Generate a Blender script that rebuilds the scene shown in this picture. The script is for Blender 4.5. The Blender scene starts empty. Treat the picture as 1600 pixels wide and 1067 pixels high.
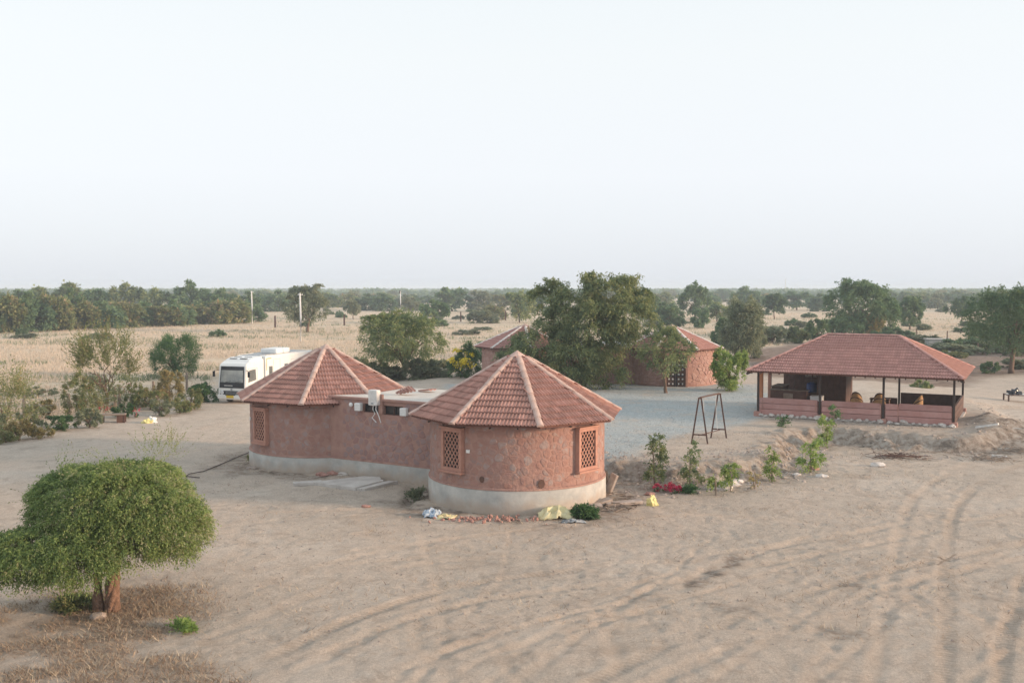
import bpy, bmesh, math, random
import numpy as np
from mathutils import Vector, Matrix

random.seed(7)
np.random.seed(7)
S = bpy.context.scene
COL = S.collection
rad = math.radians

# ---------------------------------------------------------------- camera
CAM_H, FPX = 7.3, 1556.0
PITCH = math.atan((533.5 - 450.0) / FPX)
cd = bpy.data.cameras.new('camera')
cam = bpy.data.objects.new('camera', cd)
COL.objects.link(cam)
cam.location = (0, 0, CAM_H)
cam.rotation_euler = (math.pi / 2 - PITCH, 0, 0)
cd.sensor_width = 36.0
cd.lens = 36.0 * FPX / 1600.0
cd.clip_start = 0.2
cd.clip_end = 20000
S.camera = cam

# ---------------------------------------------------------------- world, sun, exposure
SUN_EL, SUN_AZ = rad(11), rad(102)          # azimuth clockwise from +Y (towards +X)
w = bpy.data.worlds.new('World')
S.world = w
w.use_nodes = True
nt = w.node_tree
nt.nodes.clear()
out = nt.nodes.new('ShaderNodeOutputWorld')
bg = nt.nodes.new('ShaderNodeBackground')
sky = nt.nodes.new('ShaderNodeTexSky')
sky.sky_type = 'NISHITA'
sky.sun_disc = False
sky.sun_elevation = SUN_EL
sky.sun_rotation = SUN_AZ
sky.air_density = 1.0
sky.dust_density = 1.5
sky.ozone_density = 1.5
hs = nt.nodes.new('ShaderNodeHueSaturation')
hs.inputs['Saturation'].default_value = 0.55
mx = nt.nodes.new('ShaderNodeMix')
mx.data_type = 'RGBA'
mx.inputs[0].default_value = 0.85
# pale hazy evening air, a little greyer and bluer low down, the same all round
tcw = nt.nodes.new('ShaderNodeTexCoord')
spw = nt.nodes.new('ShaderNodeSeparateXYZ')
nt.links.new(tcw.outputs['Generated'], spw.inputs[0])
rpw = nt.nodes.new('ShaderNodeValToRGB')
rpw.color_ramp.elements[0].position = 0.0
rpw.color_ramp.elements[0].color = (0.745, 0.785, 0.85, 1)
rpw.color_ramp.elements[1].position = 0.42
rpw.color_ramp.elements[1].color = (0.835, 0.905, 0.935, 1)
e_ = rpw.color_ramp.elements.new(0.22); e_.color = (0.885, 0.915, 0.93, 1)
e_ = rpw.color_ramp.elements.new(0.11); e_.color = (0.87, 0.895, 0.94, 1)
nt.links.new(spw.outputs[2], rpw.inputs[0])
vmw = nt.nodes.new('ShaderNodeVectorMath'); vmw.operation = 'SCALE'
vmw.inputs['Scale'].default_value = 5.02
nt.links.new(rpw.outputs[0], vmw.inputs[0])
nt.links.new(vmw.outputs[0], mx.inputs[7])
nt.links.new(sky.outputs[0], hs.inputs['Color'])
nt.links.new(hs.outputs[0], mx.inputs[6])
nt.links.new(mx.outputs[2], bg.inputs[0])
bg.inputs[1].default_value = 0.12
nt.links.new(bg.outputs[0], out.inputs[0])

sd = bpy.data.lights.new('sun', 'SUN')
sd.energy = 2.6
sd.angle = rad(8)
sd.color = (1.0, 0.70, 0.47)
sun = bpy.data.objects.new('sun', sd)
COL.objects.link(sun)
sdir = Vector((math.sin(SUN_AZ) * math.cos(SUN_EL), math.cos(SUN_AZ) * math.cos(SUN_EL), math.sin(SUN_EL)))
sun.rotation_euler = sdir.to_track_quat('Z', 'Y').to_euler()
sun.location = sdir * 60

S.view_settings.view_transform = 'Standard'
S.view_settings.look = 'None'
S.view_settings.gamma = 1.0
S.view_settings.exposure = 0.90
S.render.engine = 'CYCLES'
S.cycles.volume_bounces = 1
S.cycles.max_bounces = 6
S.cycles.transparent_max_bounces = 12

# ---------------------------------------------------------------- helpers
_F = (0.0, math.cos(PITCH), -math.sin(PITCH))
_U = (0.0, math.sin(PITCH), math.cos(PITCH))


def at(px, py, z=0.0):
    """surveyed point: where the sight line through a photo point meets height z"""
    a, b = (px - 800) / FPX, -(py - 533.5) / FPX
    d = Vector((a, _F[1] + b * _U[1], _F[2] + b * _U[2]))
    t = (z - CAM_H) / d.z
    return Vector((d.x * t, d.y * t, z))


def size_at(p):
    return (p.y * _F[1] + (p.z - CAM_H) * _F[2]) / FPX     # metres per photo pixel


def tag(o, label=None, cat=None, group=None, kind=None):
    if label: o['label'] = label
    if cat: o['category'] = cat
    if group: o['group'] = group
    if kind: o['kind'] = kind
    return o


def thing(name, label, cat, loc=(0, 0, 0), rz=0.0, group=None):
    o = bpy.data.objects.new(name, None)
    o.empty_display_size = 0.3
    COL.objects.link(o)
    o.location = loc
    o.rotation_euler = (0, 0, rz)
    return tag(o, label, cat, group)


def link_mesh(name, me, mat=None, parent=None, label=None, kind=None):
    o = bpy.data.objects.new(name, me)
    COL.objects.link(o)
    if mat and not me.materials:
        me.materials.append(mat)
    if parent: o.parent = parent
    if label: o['label'] = label
    if kind: o['kind'] = kind
    return o


def np_mesh(name, V, F, tint=None, smooth=False):
    """V (n,3), F (m,k) same-size faces"""
    V = np.ascontiguousarray(V, dtype=np.float32)
    F = np.ascontiguousarray(F, dtype=np.int32)
    me = bpy.data.meshes.new(name)
    n, (m, k) = len(V), F.shape
    me.vertices.add(n)
    me.vertices.foreach_set('co', V.ravel())
    me.loops.add(m * k)
    me.loops.foreach_set('vertex_index', F.ravel())
    me.polygons.add(m)
    me.polygons.foreach_set('loop_start', np.arange(0, m * k, k, dtype=np.int32))
    me.polygons.foreach_set('loop_total', np.full(m, k, dtype=np.int32))
    if smooth:
        me.polygons.foreach_set('use_smooth', np.ones(m, dtype=bool))
    if tint is not None:
        a = me.attributes.new('tint', 'FLOAT', 'POINT')
        a.data.foreach_set('value', np.ascontiguousarray(tint, dtype=np.float32))
    me.update(calc_edges=True)
    return me


class MB:
    """collects shapes into one mesh"""
    def __init__(s): s.v, s.f = [], []

    def add(s, vs, fs):
        b = len(s.v)
        s.v += [tuple(v) for v in vs]
        s.f += [tuple(b + i for i in f) for f in fs]
        return s

    def box(s, c, d, rz=0.0, M=None, taper=1.0):
        x, y, z = d[0] / 2, d[1] / 2, d[2] / 2
        vs = [Vector((sx * x * (taper if sz > 0 else 1), sy * y * (taper if sz > 0 else 1), sz * z))
              for sz in (-1, 1) for sx, sy in ((-1, -1), (1, -1), (1, 1), (-1, 1))]
        R = M if M is not None else Matrix.Rotation(rz, 3, 'Z')
        vs = [R @ v + Vector(c) for v in vs]
        return s.add(vs, [(3, 2, 1, 0), (4, 5, 6, 7), (0, 1, 5, 4), (1, 2, 6, 5), (2, 3, 7, 6), (3, 0, 4, 7)])

    def bbox(s, c, d, b=0.02, M=None):
        """box with chamfered edges"""
        bm = bmesh.new()
        bmesh.ops.create_cube(bm, size=1)
        for v in bm.verts: v.co = Vector((v.co.x * d[0], v.co.y * d[1], v.co.z * d[2]))
        bmesh.ops.bevel(bm, geom=bm.edges[:], offset=b, segments=2, profile=0.6, affect='EDGES')
        R = M if M is not None else Matrix.Identity(3)
        bm.verts.index_update()
        s.add([R @ v.co + Vector(c) for v in bm.verts], [[v.index for v in f.verts] for f in bm.faces])
        bm.free()
        return s

    def beam(s, p, q, wx, wz=None):
        p, q = Vector(p), Vector(q)
        d = q - p
        M = d.to_track_quat('Y', 'Z').to_matrix()
        return s.box((p + q) / 2, (wx, d.length, wz or wx), M=M)

    def tube(s, pts, rs, n=8, cap=True):
        pts = [Vector(p) for p in pts]
        if not hasattr(rs, '__len__'): rs = [rs] * len(pts)
        vs, fs = [], []
        for i, p in enumerate(pts):
            t = (pts[min(i + 1, len(pts) - 1)] - pts[max(i - 1, 0)])
            if t.length < 1e-6: t = Vector((0, 0, 1))
            q = t.to_track_quat('Z', 'Y')
            for k in range(n):
                a = 2 * math.pi * k / n
                vs.append(p + q @ Vector((rs[i] * math.cos(a), rs[i] * math.sin(a), 0)))
        for i in range(len(pts) - 1):
            for k in range(n):
                fs.append((i * n + k, i * n + (k + 1) % n, (i + 1) * n + (k + 1) % n, (i + 1) * n + k))
        if cap:
            fs.append(tuple(range(n))[::-1])
            fs.append(tuple((len(pts) - 1) * n + k for k in range(n)))
        return s.add(vs, fs)

    def prism(s, poly, axis, a, b):
        """poly in the plane perpendicular to axis (0:x with (y,z), 1:y with (x,z), 2:z with (x,y))"""
        def mk(u, v, t):
            return [(t, u, v), (u, t, v), (u, v, t)][axis]
        n = len(poly)
        vs = [mk(u, v, a) for u, v in poly] + [mk(u, v, b) for u, v in poly]
        fs = [tuple(range(n))[::-1], tuple(range(n, 2 * n))]
        fs += [(i, (i + 1) % n, n + (i + 1) % n, n + i) for i in range(n)]
        return s.add(vs, fs)

    def mesh(s, name, smooth=False):
        me = bpy.data.meshes.new(name)
        me.from_pydata(s.v, [], s.f)
        bm = bmesh.new()
        bm.from_mesh(me)
        bmesh.ops.recalc_face_normals(bm, faces=bm.faces[:])
        bm.to_mesh(me)
        bm.free()
        if smooth:
            for p in me.polygons: p.use_smooth = True
        return me

    def build(s, name, mat, parent=None, label=None, kind=None, smooth=False):
        return link_mesh(name, s.mesh(name, smooth), mat, parent, label, kind)


def copy_tree(o, parent=None):
    c = o.copy()
    COL.objects.link(c)
    if parent: c.parent = parent
    for ch in list(o.children): copy_tree(ch, c)
    return c


# value noise -----------------------------------------------------
_rt = np.random.RandomState(3).rand(256, 256).astype(np.float32)


def vnoise(x, y):
    xi, yi = np.floor(x).astype(np.int64), np.floor(y).astype(np.int64)
    fx, fy = x - xi, y - yi
    fx, fy = fx * fx * (3 - 2 * fx), fy * fy * (3 - 2 * fy)
    a = _rt[xi & 255, yi & 255]; b = _rt[(xi + 1) & 255, yi & 255]
    c = _rt[xi & 255, (yi + 1) & 255]; d = _rt[(xi + 1) & 255, (yi + 1) & 255]
    return (a * (1 - fx) + b * fx) * (1 - fy) + (c * (1 - fx) + d * fx) * fy


def fbm(x, y, o=4):
    s, a, t = 0, 0.5, 0
    for i in range(o):
        s = s + a * vnoise(x + 17.3 * i, y - 9.1 * i); t += a
        a *= 0.5; x = x * 2.03; y = y * 2.03
    return s / t


# ---------------------------------------------------------------- materials
def node_mat(name):
    m = bpy.data.materials.new(name)
    m.use_nodes = True
    n = m.node_tree
    return m, n, n.nodes['Principled BSDF']


def M_noise(name, c1, c2, scale=3.0, bump=0.2, rough=0.85, detail=6, fine=40.0, rnd=0.0, metal=0.0, c3=None, bdist=0.02):
    m, n, p = node_mat(name)
    tc = n.nodes.new('ShaderNodeTexCoord')
    no = n.nodes.new('ShaderNodeTexNoise')
    no.inputs['Scale'].default_value = scale
    no.inputs['Detail'].default_value = detail
    no.inputs['Roughness'].default_value = 0.65
    n.links.new(tc.outputs['Object'], no.inputs['Vector'])
    r = n.nodes.new('ShaderNodeValToRGB')
    r.color_ramp.elements[0].position = 0.34
    r.color_ramp.elements[0].color = (*c1, 1)
    r.color_ramp.elements[1].position = 0.66
    r.color_ramp.elements[1].color = (*c2, 1)
    if c3:
        e = r.color_ramp.elements.new(0.78)
        e.color = (*c3, 1)
    n.links.new(no.outputs['Fac'], r.inputs['Fac'])
    col = r.outputs['Color']
    if rnd > 0:
        oi = n.nodes.new('ShaderNodeObjectInfo')
        mr = n.nodes.new('ShaderNodeMapRange')
        mr.inputs[3].default_value = 1 - rnd
        mr.inputs[4].default_value = 1 + rnd
        n.links.new(oi.outputs['Random'], mr.inputs[0])
        h = n.nodes.new('ShaderNodeHueSaturation')
        n.links.new(mr.outputs[0], h.inputs['Value'])
        n.links.new(col, h.inputs['Color'])
        col = h.outputs['Color']
    n.links.new(col, p.inputs['Base Color'])
    p.inputs['Roughness'].default_value = rough
    p.inputs['Metallic'].default_value = metal
    if bump > 0:
        n2 = n.nodes.new('ShaderNodeTexNoise')
        n2.inputs['Scale'].default_value = fine
        n2.inputs['Detail'].default_value = 5
        n.links.new(tc.outputs['Object'], n2.inputs['Vector'])
        b = n.nodes.new('ShaderNodeBump')
        b.inputs['Strength'].default_value = bump
        b.inputs['Distance'].default_value = bdist
        n.links.new(n2.outputs['Fac'], b.inputs['Height'])
        n.links.new(b.outputs[0], p.inputs['Normal'])
    return m


def M_leaf(name, cols, rough=0.65, trans=0.42):
    """cols: three albedos picked by the 'tint' attribute, nudged per object"""
    m, n, p = node_mat(name)
    a = n.nodes.new('ShaderNodeAttribute')
    a.attribute_name = 'tint'
    r = n.nodes.new('ShaderNodeValToRGB')
    r.color_ramp.elements[0].color = (*cols[0], 1)
    r.color_ramp.elements[1].color = (*cols[-1], 1)
    for i in range(1, len(cols) - 1):
        e = r.color_ramp.elements.new(i / (len(cols) - 1))
        e.color = (*cols[i], 1)
    n.links.new(a.outputs['Fac'], r.inputs['Fac'])
    oi = n.nodes.new('ShaderNodeObjectInfo')
    mr = n.nodes.new('ShaderNodeMapRange')
    mr.inputs[3].default_value = 0.85
    mr.inputs[4].default_value = 1.15
    n.links.new(oi.outputs['Random'], mr.inputs[0])
    h = n.nodes.new('ShaderNodeHueSaturation')
    n.links.new(mr.outputs[0], h.inputs['Value'])
    n.links.new(r.outputs[0], h.inputs['Color'])
    p.inputs['Roughness'].default_value = rough
    n.links.new(h.outputs[0], p.inputs['Base Color'])
    t = n.nodes.new('ShaderNodeBsdfTranslucent')
    n.links.new(h.outputs[0], t.inputs['Color'])
    mix = n.nodes.new('ShaderNodeMixShader')
    mix.inputs[0].default_value = trans
    n.links.new(p.outputs[0], mix.inputs[1])
    n.links.new(t.outputs[0], mix.inputs[2])
    n.links.new(mix.outputs[0], n.nodes['Material Output'].inputs[0])
    return m


MT = {}
MT['tile'] = M_noise('clay_tile', (0.37, 0.19, 0.155), (0.46, 0.26, 0.215), 5, 0.25, 0.8, rnd=0.20, c3=(0.40, 0.24, 0.19))
MT['tile_far'] = M_noise('clay_tile_pavilion', (0.40, 0.205, 0.18), (0.50, 0.285, 0.25), 4, 0.2, 0.8, rnd=0.12, c3=(0.50, 0.30, 0.26))
MT['underlay'] = M_noise('roof_underlay', (0.12, 0.05, 0.04), (0.16, 0.07, 0.05), 6, 0.1)
MT['cap'] = M_noise('ridge_mortar', (0.42, 0.29, 0.25), (0.53, 0.40, 0.35), 6, 0.3, 0.9, rnd=0.10)
MT['capwhite'] = M_noise('ridge_whitewash', (0.58, 0.50, 0.47), (0.75, 0.71, 0.68), 6, 0.3, 0.9, rnd=0.1)
MT['plaster'] = M_noise('red_wall_wash', (0.31, 0.175, 0.15), (0.40, 0.245, 0.20), 2.6, 1.0, 0.92, c3=(0.42, 0.29, 0.25), fine=9, bdist=.04)
MT['stone'] = None
MT['plinth'] = M_noise('cement_plinth', (0.34, 0.34, 0.33), (0.50, 0.49, 0.46), 1.6, 0.35, 0.9, c3=(0.42, 0.35, 0.29), fine=12)
_m = MT['plinth']; _n = _m.node_tree
_p = _n.nodes['Principled BSDF']; _src = _p.inputs['Base Color'].links[0].from_socket
_tc = _n.nodes.new('ShaderNodeNewGeometry'); _sp = _n.nodes.new('ShaderNodeSeparateXYZ'); _n.links.new(_tc.outputs['Position'], _sp.inputs[0])
_no = _n.nodes.new('ShaderNodeTexNoise'); _no.inputs['Scale'].default_value = 2.3; _no.inputs['Detail'].default_value = 7
_n.links.new(_tc.outputs['Position'], _no.inputs['Vector'])
_mr = _n.nodes.new('ShaderNodeMath'); _mr.operation = 'MULTIPLY_ADD'; _mr.inputs[1].default_value = -.9
_n.links.new(_no.outputs['Fac'], _mr.inputs[0]); _n.links.new(_sp.outputs[2], _mr.inputs[2])
_m2 = _n.nodes.new('ShaderNodeMapRange'); _m2.inputs[1].default_value = -.42; _m2.inputs[2].default_value = .02; _m2.inputs[3].default_value = .75; _m2.inputs[4].default_value = 0
_n.links.new(_mr.outputs[0], _m2.inputs[0])
_mx = _n.nodes.new('ShaderNodeMix'); _mx.data_type = 'RGBA'; _n.links.new(_m2.outputs[0], _mx.inputs[0]); _n.links.new(_src, _mx.inputs[6])
_mx.inputs[7].default_value = (0.40, 0.31, 0.24, 1); _n.links.new(_mx.outputs[2], _p.inputs['Base Color'])
MT['slab'] = M_noise('roof_slab_cement', (0.50, 0.46, 0.42), (0.66, 0.62, 0.57), 1.2, 0.3, 0.9, c3=(0.46, 0.36, 0.30))
MT['sandstone'] = M_noise('pink_sandstone', (0.38, 0.19, 0.145), (0.46, 0.25, 0.19), 5, 0.25, 0.85, rnd=0.07)
MT['pavslab'] = M_noise('painted_stone_slab', (0.38, 0.195, 0.175), (0.46, 0.27, 0.25), 1.6, 0.3, 0.85, rnd=0.12, c3=(0.52, 0.34, 0.31))
MT['dark'] = M_noise('dark_glass', (0.02, 0.022, 0.024), (0.03, 0.032, 0.035), 2, 0, 0.25)
MT['glass'] = M_noise('window_glass', (0.09, 0.105, 0.11), (0.17, 0.18, 0.18), 1.6, 0, 0.10)
MT['screen'] = M_noise('windscreen_glass', (0.16, 0.18, 0.19), (0.42, 0.42, 0.39), 1.3, 0, 0.12)  # pale mottling stands for reflections, put into the glass colour
MT['greystone'] = M_noise('grey_gravel_stone', (0.26, 0.29, 0.30), (0.52, 0.53, 0.53), 3, 0.2, 0.9)
MT['iron'] = M_noise('dark_painted_iron', (0.025, 0.018, 0.016), (0.055, 0.032, 0.026), 9, 0.1, 0.6)
MT['rust'] = M_noise('rusty_steel', (0.055, 0.032, 0.026), (0.12, 0.055, 0.04), 9, 0.2, 0.75)
MT['wood_dark'] = M_noise('dark_wood', (0.075, 0.038, 0.028), (0.13, 0.066, 0.048), 4, 0.15, 0.7, rnd=0.12)
MT['wood_grey'] = M_noise('weathered_wood', (0.20, 0.15, 0.12), (0.32, 0.26, 0.21), 6, 0.2, 0.85, rnd=0.15)
MT['white'] = M_noise('white_paint', (0.72, 0.73, 0.73), (0.80, 0.80, 0.79), 1.5, 0.0, 0.35)
MT['offwhite'] = M_noise('worn_white', (0.58, 0.57, 0.55), (0.75, 0.74, 0.72), 5, 0.1, 0.6)
MT['grey'] = M_noise('grey_metal', (0.25, 0.27, 0.29), (0.36, 0.38, 0.40), 4, 0.05, 0.45)
MT['black'] = M_noise('black_gloss', (0.018, 0.02, 0.028), (0.03, 0.033, 0.042), 2, 0, 0.25)
MT['rubber'] = M_noise('tyre_rubber', (0.02, 0.02, 0.02), (0.045, 0.04, 0.037), 8, 0.1, 0.85)
MT['yellow'] = M_noise('yellow_plate', (0.62, 0.44, 0.03), (0.70, 0.50, 0.05), 3, 0, 0.5)
MT['orange'] = M_noise('orange_stripe', (0.75, 0.30, 0.10), (0.80, 0.36, 0.12), 3, 0, 0.5)
MT['lens'] = M_noise('lamp_lens', (0.55, 0.57, 0.60), (0.70, 0.72, 0.75), 20, 0.1, 0.15)
MT['wicker'] = M_noise('wicker', (0.36, 0.20, 0.085), (0.50, 0.30, 0.14), 25, 0.5, 0.7, fine=70)
MT['orangepost'] = M_noise('orange_post', (0.48, 0.19, 0.09), (0.56, 0.24, 0.12), 5, 0.1, 0.8)
MT['bark'] = M_noise('bark', (0.10, 0.065, 0.045), (0.20, 0.135, 0.10), 14, 0.8, 0.95, fine=30)
MT['barkred'] = M_noise('gnarled_bark', (0.13, 0.075, 0.05), (0.27, 0.165, 0.115), 9, 1.0, 0.95, fine=22, bdist=0.04)
MT['rock'] = M_noise('loose_stone', (0.30, 0.24, 0.21), (0.48, 0.41, 0.36), 5, 0.5, 0.9, rnd=0.2)
MT['rockwhite'] = M_noise('pale_stone', (0.46, 0.42, 0.39), (0.62, 0.58, 0.55), 5, 0.4, 0.9, rnd=0.1)
MT['brick'] = M_noise('broken_brick', (0.33, 0.16, 0.13), (0.45, 0.27, 0.23), 6, 0.4, 0.9, rnd=0.2)
MT['concrete'] = M_noise('pale_concrete', (0.40, 0.37, 0.35), (0.56, 0.53, 0.50), 1.8, 0.5, 0.92, c3=(0.44, 0.33, 0.26), fine=10)
MT['sack'] = M_noise('yellow_sack', (0.60, 0.52, 0.27), (0.76, 0.70, 0.46), 5, 0.3, 0.6)
MT['bluelitter'] = M_noise('blue_white_litter', (0.18, 0.30, 0.48), (0.62, 0.66, 0.68), 18, 0.2, 0.6)
MT['yellowlitter'] = M_noise('yellow_litter', (0.60, 0.54, 0.20), (0.72, 0.67, 0.34), 10, 0.1, 0.6)
MT['pole'] = M_noise('pale_pole', (0.70, 0.69, 0.67), (0.80, 0.79, 0.77), 3, 0.1, 0.8)
MT['petal'] = M_noise('crimson_petal', (0.42, 0.015, 0.06), (0.55, 0.03, 0.10), 9, 0, 0.6)
MT['petaly'] = M_noise('yellow_petal', (0.72, 0.56, 0.02), (0.80, 0.66, 0.04), 9, 0, 0.6)
MT['straw'] = M_leaf('straw', [(0.48, 0.39, 0.30), (0.66, 0.555, 0.45), (0.76, 0.66, 0.55)], 0.9, 0.4)
MT['litter'] = M_leaf('dry_litter', [(0.16, 0.10, 0.07), (0.36, 0.26, 0.18), (0.66, 0.55, 0.40)], 0.9, 0.05)
MT['l_umb'] = M_leaf('leaf_umbrella', [(0.085, 0.14, 0.045), (0.165, 0.24, 0.075), (0.27, 0.345, 0.11), (0.35, 0.33, 0.20)])
MT['l_khejri'] = M_leaf('leaf_grey_olive', [(0.111, 0.175, 0.095), (0.193, 0.257, 0.121), (0.294, 0.339, 0.142), (0.375, 0.359, 0.158)])
MT['l_far'] = M_leaf('leaf_far_green', [(0.078, 0.154, 0.084), (0.137, 0.222, 0.105), (0.205, 0.278, 0.126)])
MT['l_scrub'] = M_leaf('leaf_scrub_olive', [(0.105, 0.154, 0.063), (0.191, 0.231, 0.089), (0.277, 0.278, 0.121), (0.362, 0.257, 0.158)])
MT['l_grey'] = M_leaf('leaf_brown_grey', [(0.130, 0.170, 0.105), (0.214, 0.247, 0.152), (0.288, 0.298, 0.189)])
MT['l_bright'] = M_leaf('leaf_bright', [(0.14, 0.22, 0.06), (0.26, 0.37, 0.10), (0.42, 0.50, 0.15)])
MT['l_deep'] = M_leaf('leaf_deep', [(0.042, 0.116, 0.042), (0.083, 0.175, 0.063), (0.149, 0.252, 0.089)])
MT['l_purple'] = M_leaf('leaf_dusky', [(0.091, 0.136, 0.110), (0.158, 0.204, 0.163), (0.232, 0.272, 0.210)])
MT['l_ochre'] = M_leaf('leaf_ochre', [(0.18, 0.17, 0.07), (0.32, 0.27, 0.11), (0.43, 0.32, 0.16)])


def stone_mat(name, red, greys, cover=0.5):
    """rubble stones: grey or lilac faces, largely smeared over with the red wall wash"""
    m, n, p = node_mat(name)
    oi = n.nodes.new('ShaderNodeObjectInfo')
    r = n.nodes.new('ShaderNodeValToRGB')
    r.color_ramp.interpolation = 'LINEAR'
    r.color_ramp.elements[0].color = (*greys[0], 1)
    r.color_ramp.elements[1].color = (*greys[-1], 1)
    for i in range(1, len(greys) - 1):
        e = r.color_ramp.elements.new(i / (len(greys) - 1)); e.color = (*greys[i], 1)
    n.links.new(oi.outputs['Random'], r.inputs[0])
    tc = n.nodes.new('ShaderNodeTexCoord')
    no = n.nodes.new('ShaderNodeTexNoise'); no.inputs['Scale'].default_value = 3.2; no.inputs['Detail'].default_value = 7
    no.inputs['Roughness'].default_value = 0.7
    n.links.new(tc.outputs['Object'], no.inputs['Vector'])
    ad = n.nodes.new('ShaderNodeMath'); ad.operation = 'MULTIPLY_ADD'
    n.links.new(oi.outputs['Random'], ad.inputs[0]); ad.inputs[1].default_value = 0.22
    n.links.new(no.outputs['Fac'], ad.inputs[2])
    mr = n.nodes.new('ShaderNodeMapRange')
    mr.inputs[1].default_value = cover; mr.inputs[2].default_value = cover + 0.16
    mr.inputs[3].default_value = 0.92; mr.inputs[4].default_value = 0.15
    n.links.new(ad.outputs[0], mr.inputs[0])
    mixc = n.nodes.new('ShaderNodeMix'); mixc.data_type = 'RGBA'
    n.links.new(mr.outputs[0], mixc.inputs[0])
    n.links.new(r.outputs[0], mixc.inputs[6])
    mixc.inputs[7].default_value = (*red, 1)
    n.links.new(mixc.outputs[2], p.inputs['Base Color'])
    p.inputs['Roughness'].default_value = 0.88
    n2 = n.nodes.new('ShaderNodeTexNoise'); n2.inputs['Scale'].default_value = 11; n2.inputs['Detail'].default_value = 6
    n.links.new(tc.outputs['Object'], n2.inputs['Vector'])
    b = n.nodes.new('ShaderNodeBump'); b.inputs['Strength'].default_value = 0.9; b.inputs['Distance'].default_value = 0.03
    n.links.new(n2.outputs['Fac'], b.inputs['Height']); n.links.new(b.outputs[0], p.inputs['Normal'])
    return m


MT['stone'] = stone_mat('rubble_stone', (0.33, 0.18, 0.145), [(0.25, 0.155, 0.14), (0.26, 0.205, 0.20), (0.35, 0.29, 0.275), (0.30, 0.175, 0.15)], 0.55)
MT['stone_faint'] = stone_mat('rubble_stone_faint', (0.31, 0.175, 0.155), [(0.22, 0.14, 0.135), (0.27, 0.20, 0.20), (0.34, 0.24, 0.22)], 0.50)
MT['stone_block'] = stone_mat('dressed_pink_stone', (0.36, 0.21, 0.18), [(0.33, 0.22, 0.20), (0.44, 0.30, 0.26), (0.40, 0.25, 0.21)], 0.55)

# ---------------------------------------------------------------- terrain
PLATEAU = np.array([(-1.5, 40.5), (2.6, 38.9), (3.8, 38.0), (4.9, 37.5), (5.9, 36.7), (7.2, 37.2), (8.6, 37.9), (9.8, 38.6),
                    (10.9, 41.0), (12.4, 45.2), (14.0, 46.9), (15.4, 46.9), (18.2, 45.2), (20.8, 44.2), (22.6, 45.4), (23.8, 48),
                    (27, 55), (29, 66), (24, 92), (-4, 94), (-9, 66), (-5, 48)], dtype=float)


def poly_sd(x, y, P):
    """signed distance, positive inside"""
    d = np.full(x.shape, 1e9); ins = np.zeros(x.shape, bool)
    n = len(P)
    for i in range(n):
        ax, ay = P[i]; bx, by = P[(i + 1) % n]
        ex, ey = bx - ax, by - ay
        t = np.clip(((x - ax) * ex + (y - ay) * ey) / (ex * ex + ey * ey), 0, 1)
        d = np.minimum(d, np.hypot(x - ax - t * ex, y - ay - t * ey))
        c = ((ay > y) != (by > y)) & (x < ex * (y - ay) / (ey if abs(ey) > 1e-9 else 1e-9) + ax)
        ins ^= c
    return np.where(ins, d, -d)


def ss(a, b, t):
    t = np.clip((t - a) / (b - a), 0, 1)
    return t * t * (3 - 2 * t)


def pxpoly(pts, z=0.0):
    return np.array([at(px, py, z)[:2] for px, py in pts], dtype=float)


def base_height(x, y):
    x = np.asarray(x, float); y = np.asarray(y, float)
    nz = fbm(x * 0.9, y * 0.9, 4) - 0.5
    sd_ = poly_sd(x, y, PLATEAU) + nz * 0.9
    wd = np.where(y > 60, 6.0, 0.75)
    z = 0.62 * ss(-wd, wd * 0.7, sd_)
    lip = np.exp(-((sd_ + 0.1) / 0.8) ** 2) * (y < 50)
    z = z + lip * (fbm(x * 2.2, y * 2.2, 4) - 0.5) * 0.50
    # spoil heaps right of the pavilion, mound under the umbrella tree
    for cx, cy, r, h in ((24.6, 48.5, 2.0, 0.55), (26.2, 46.2, 2.2, 0.40), (23.2, 45.4, 1.3, 0.40), (-11.3, 27.6, 3.6, 0.18)):
        z = z + h * np.exp(-((x - cx) ** 2 + (y - cy) ** 2) / (r * r)) * (0.7 + 0.8 * fbm(x * 1.6, y * 1.6, 4))
    z = z - 0.22 * np.exp(-((x + 3.55 + .05 * np.sin(y * 3)) / .22) ** 2) * ss(32.6, 33.6, y) * (1 - ss(36.6, 37.0, y))
    z = z + (fbm(x * 0.12 + 5, y * 0.12, 3) - 0.5) * 0.16 * np.clip((60 - y) / 20, 0, 1)
    return z


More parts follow.
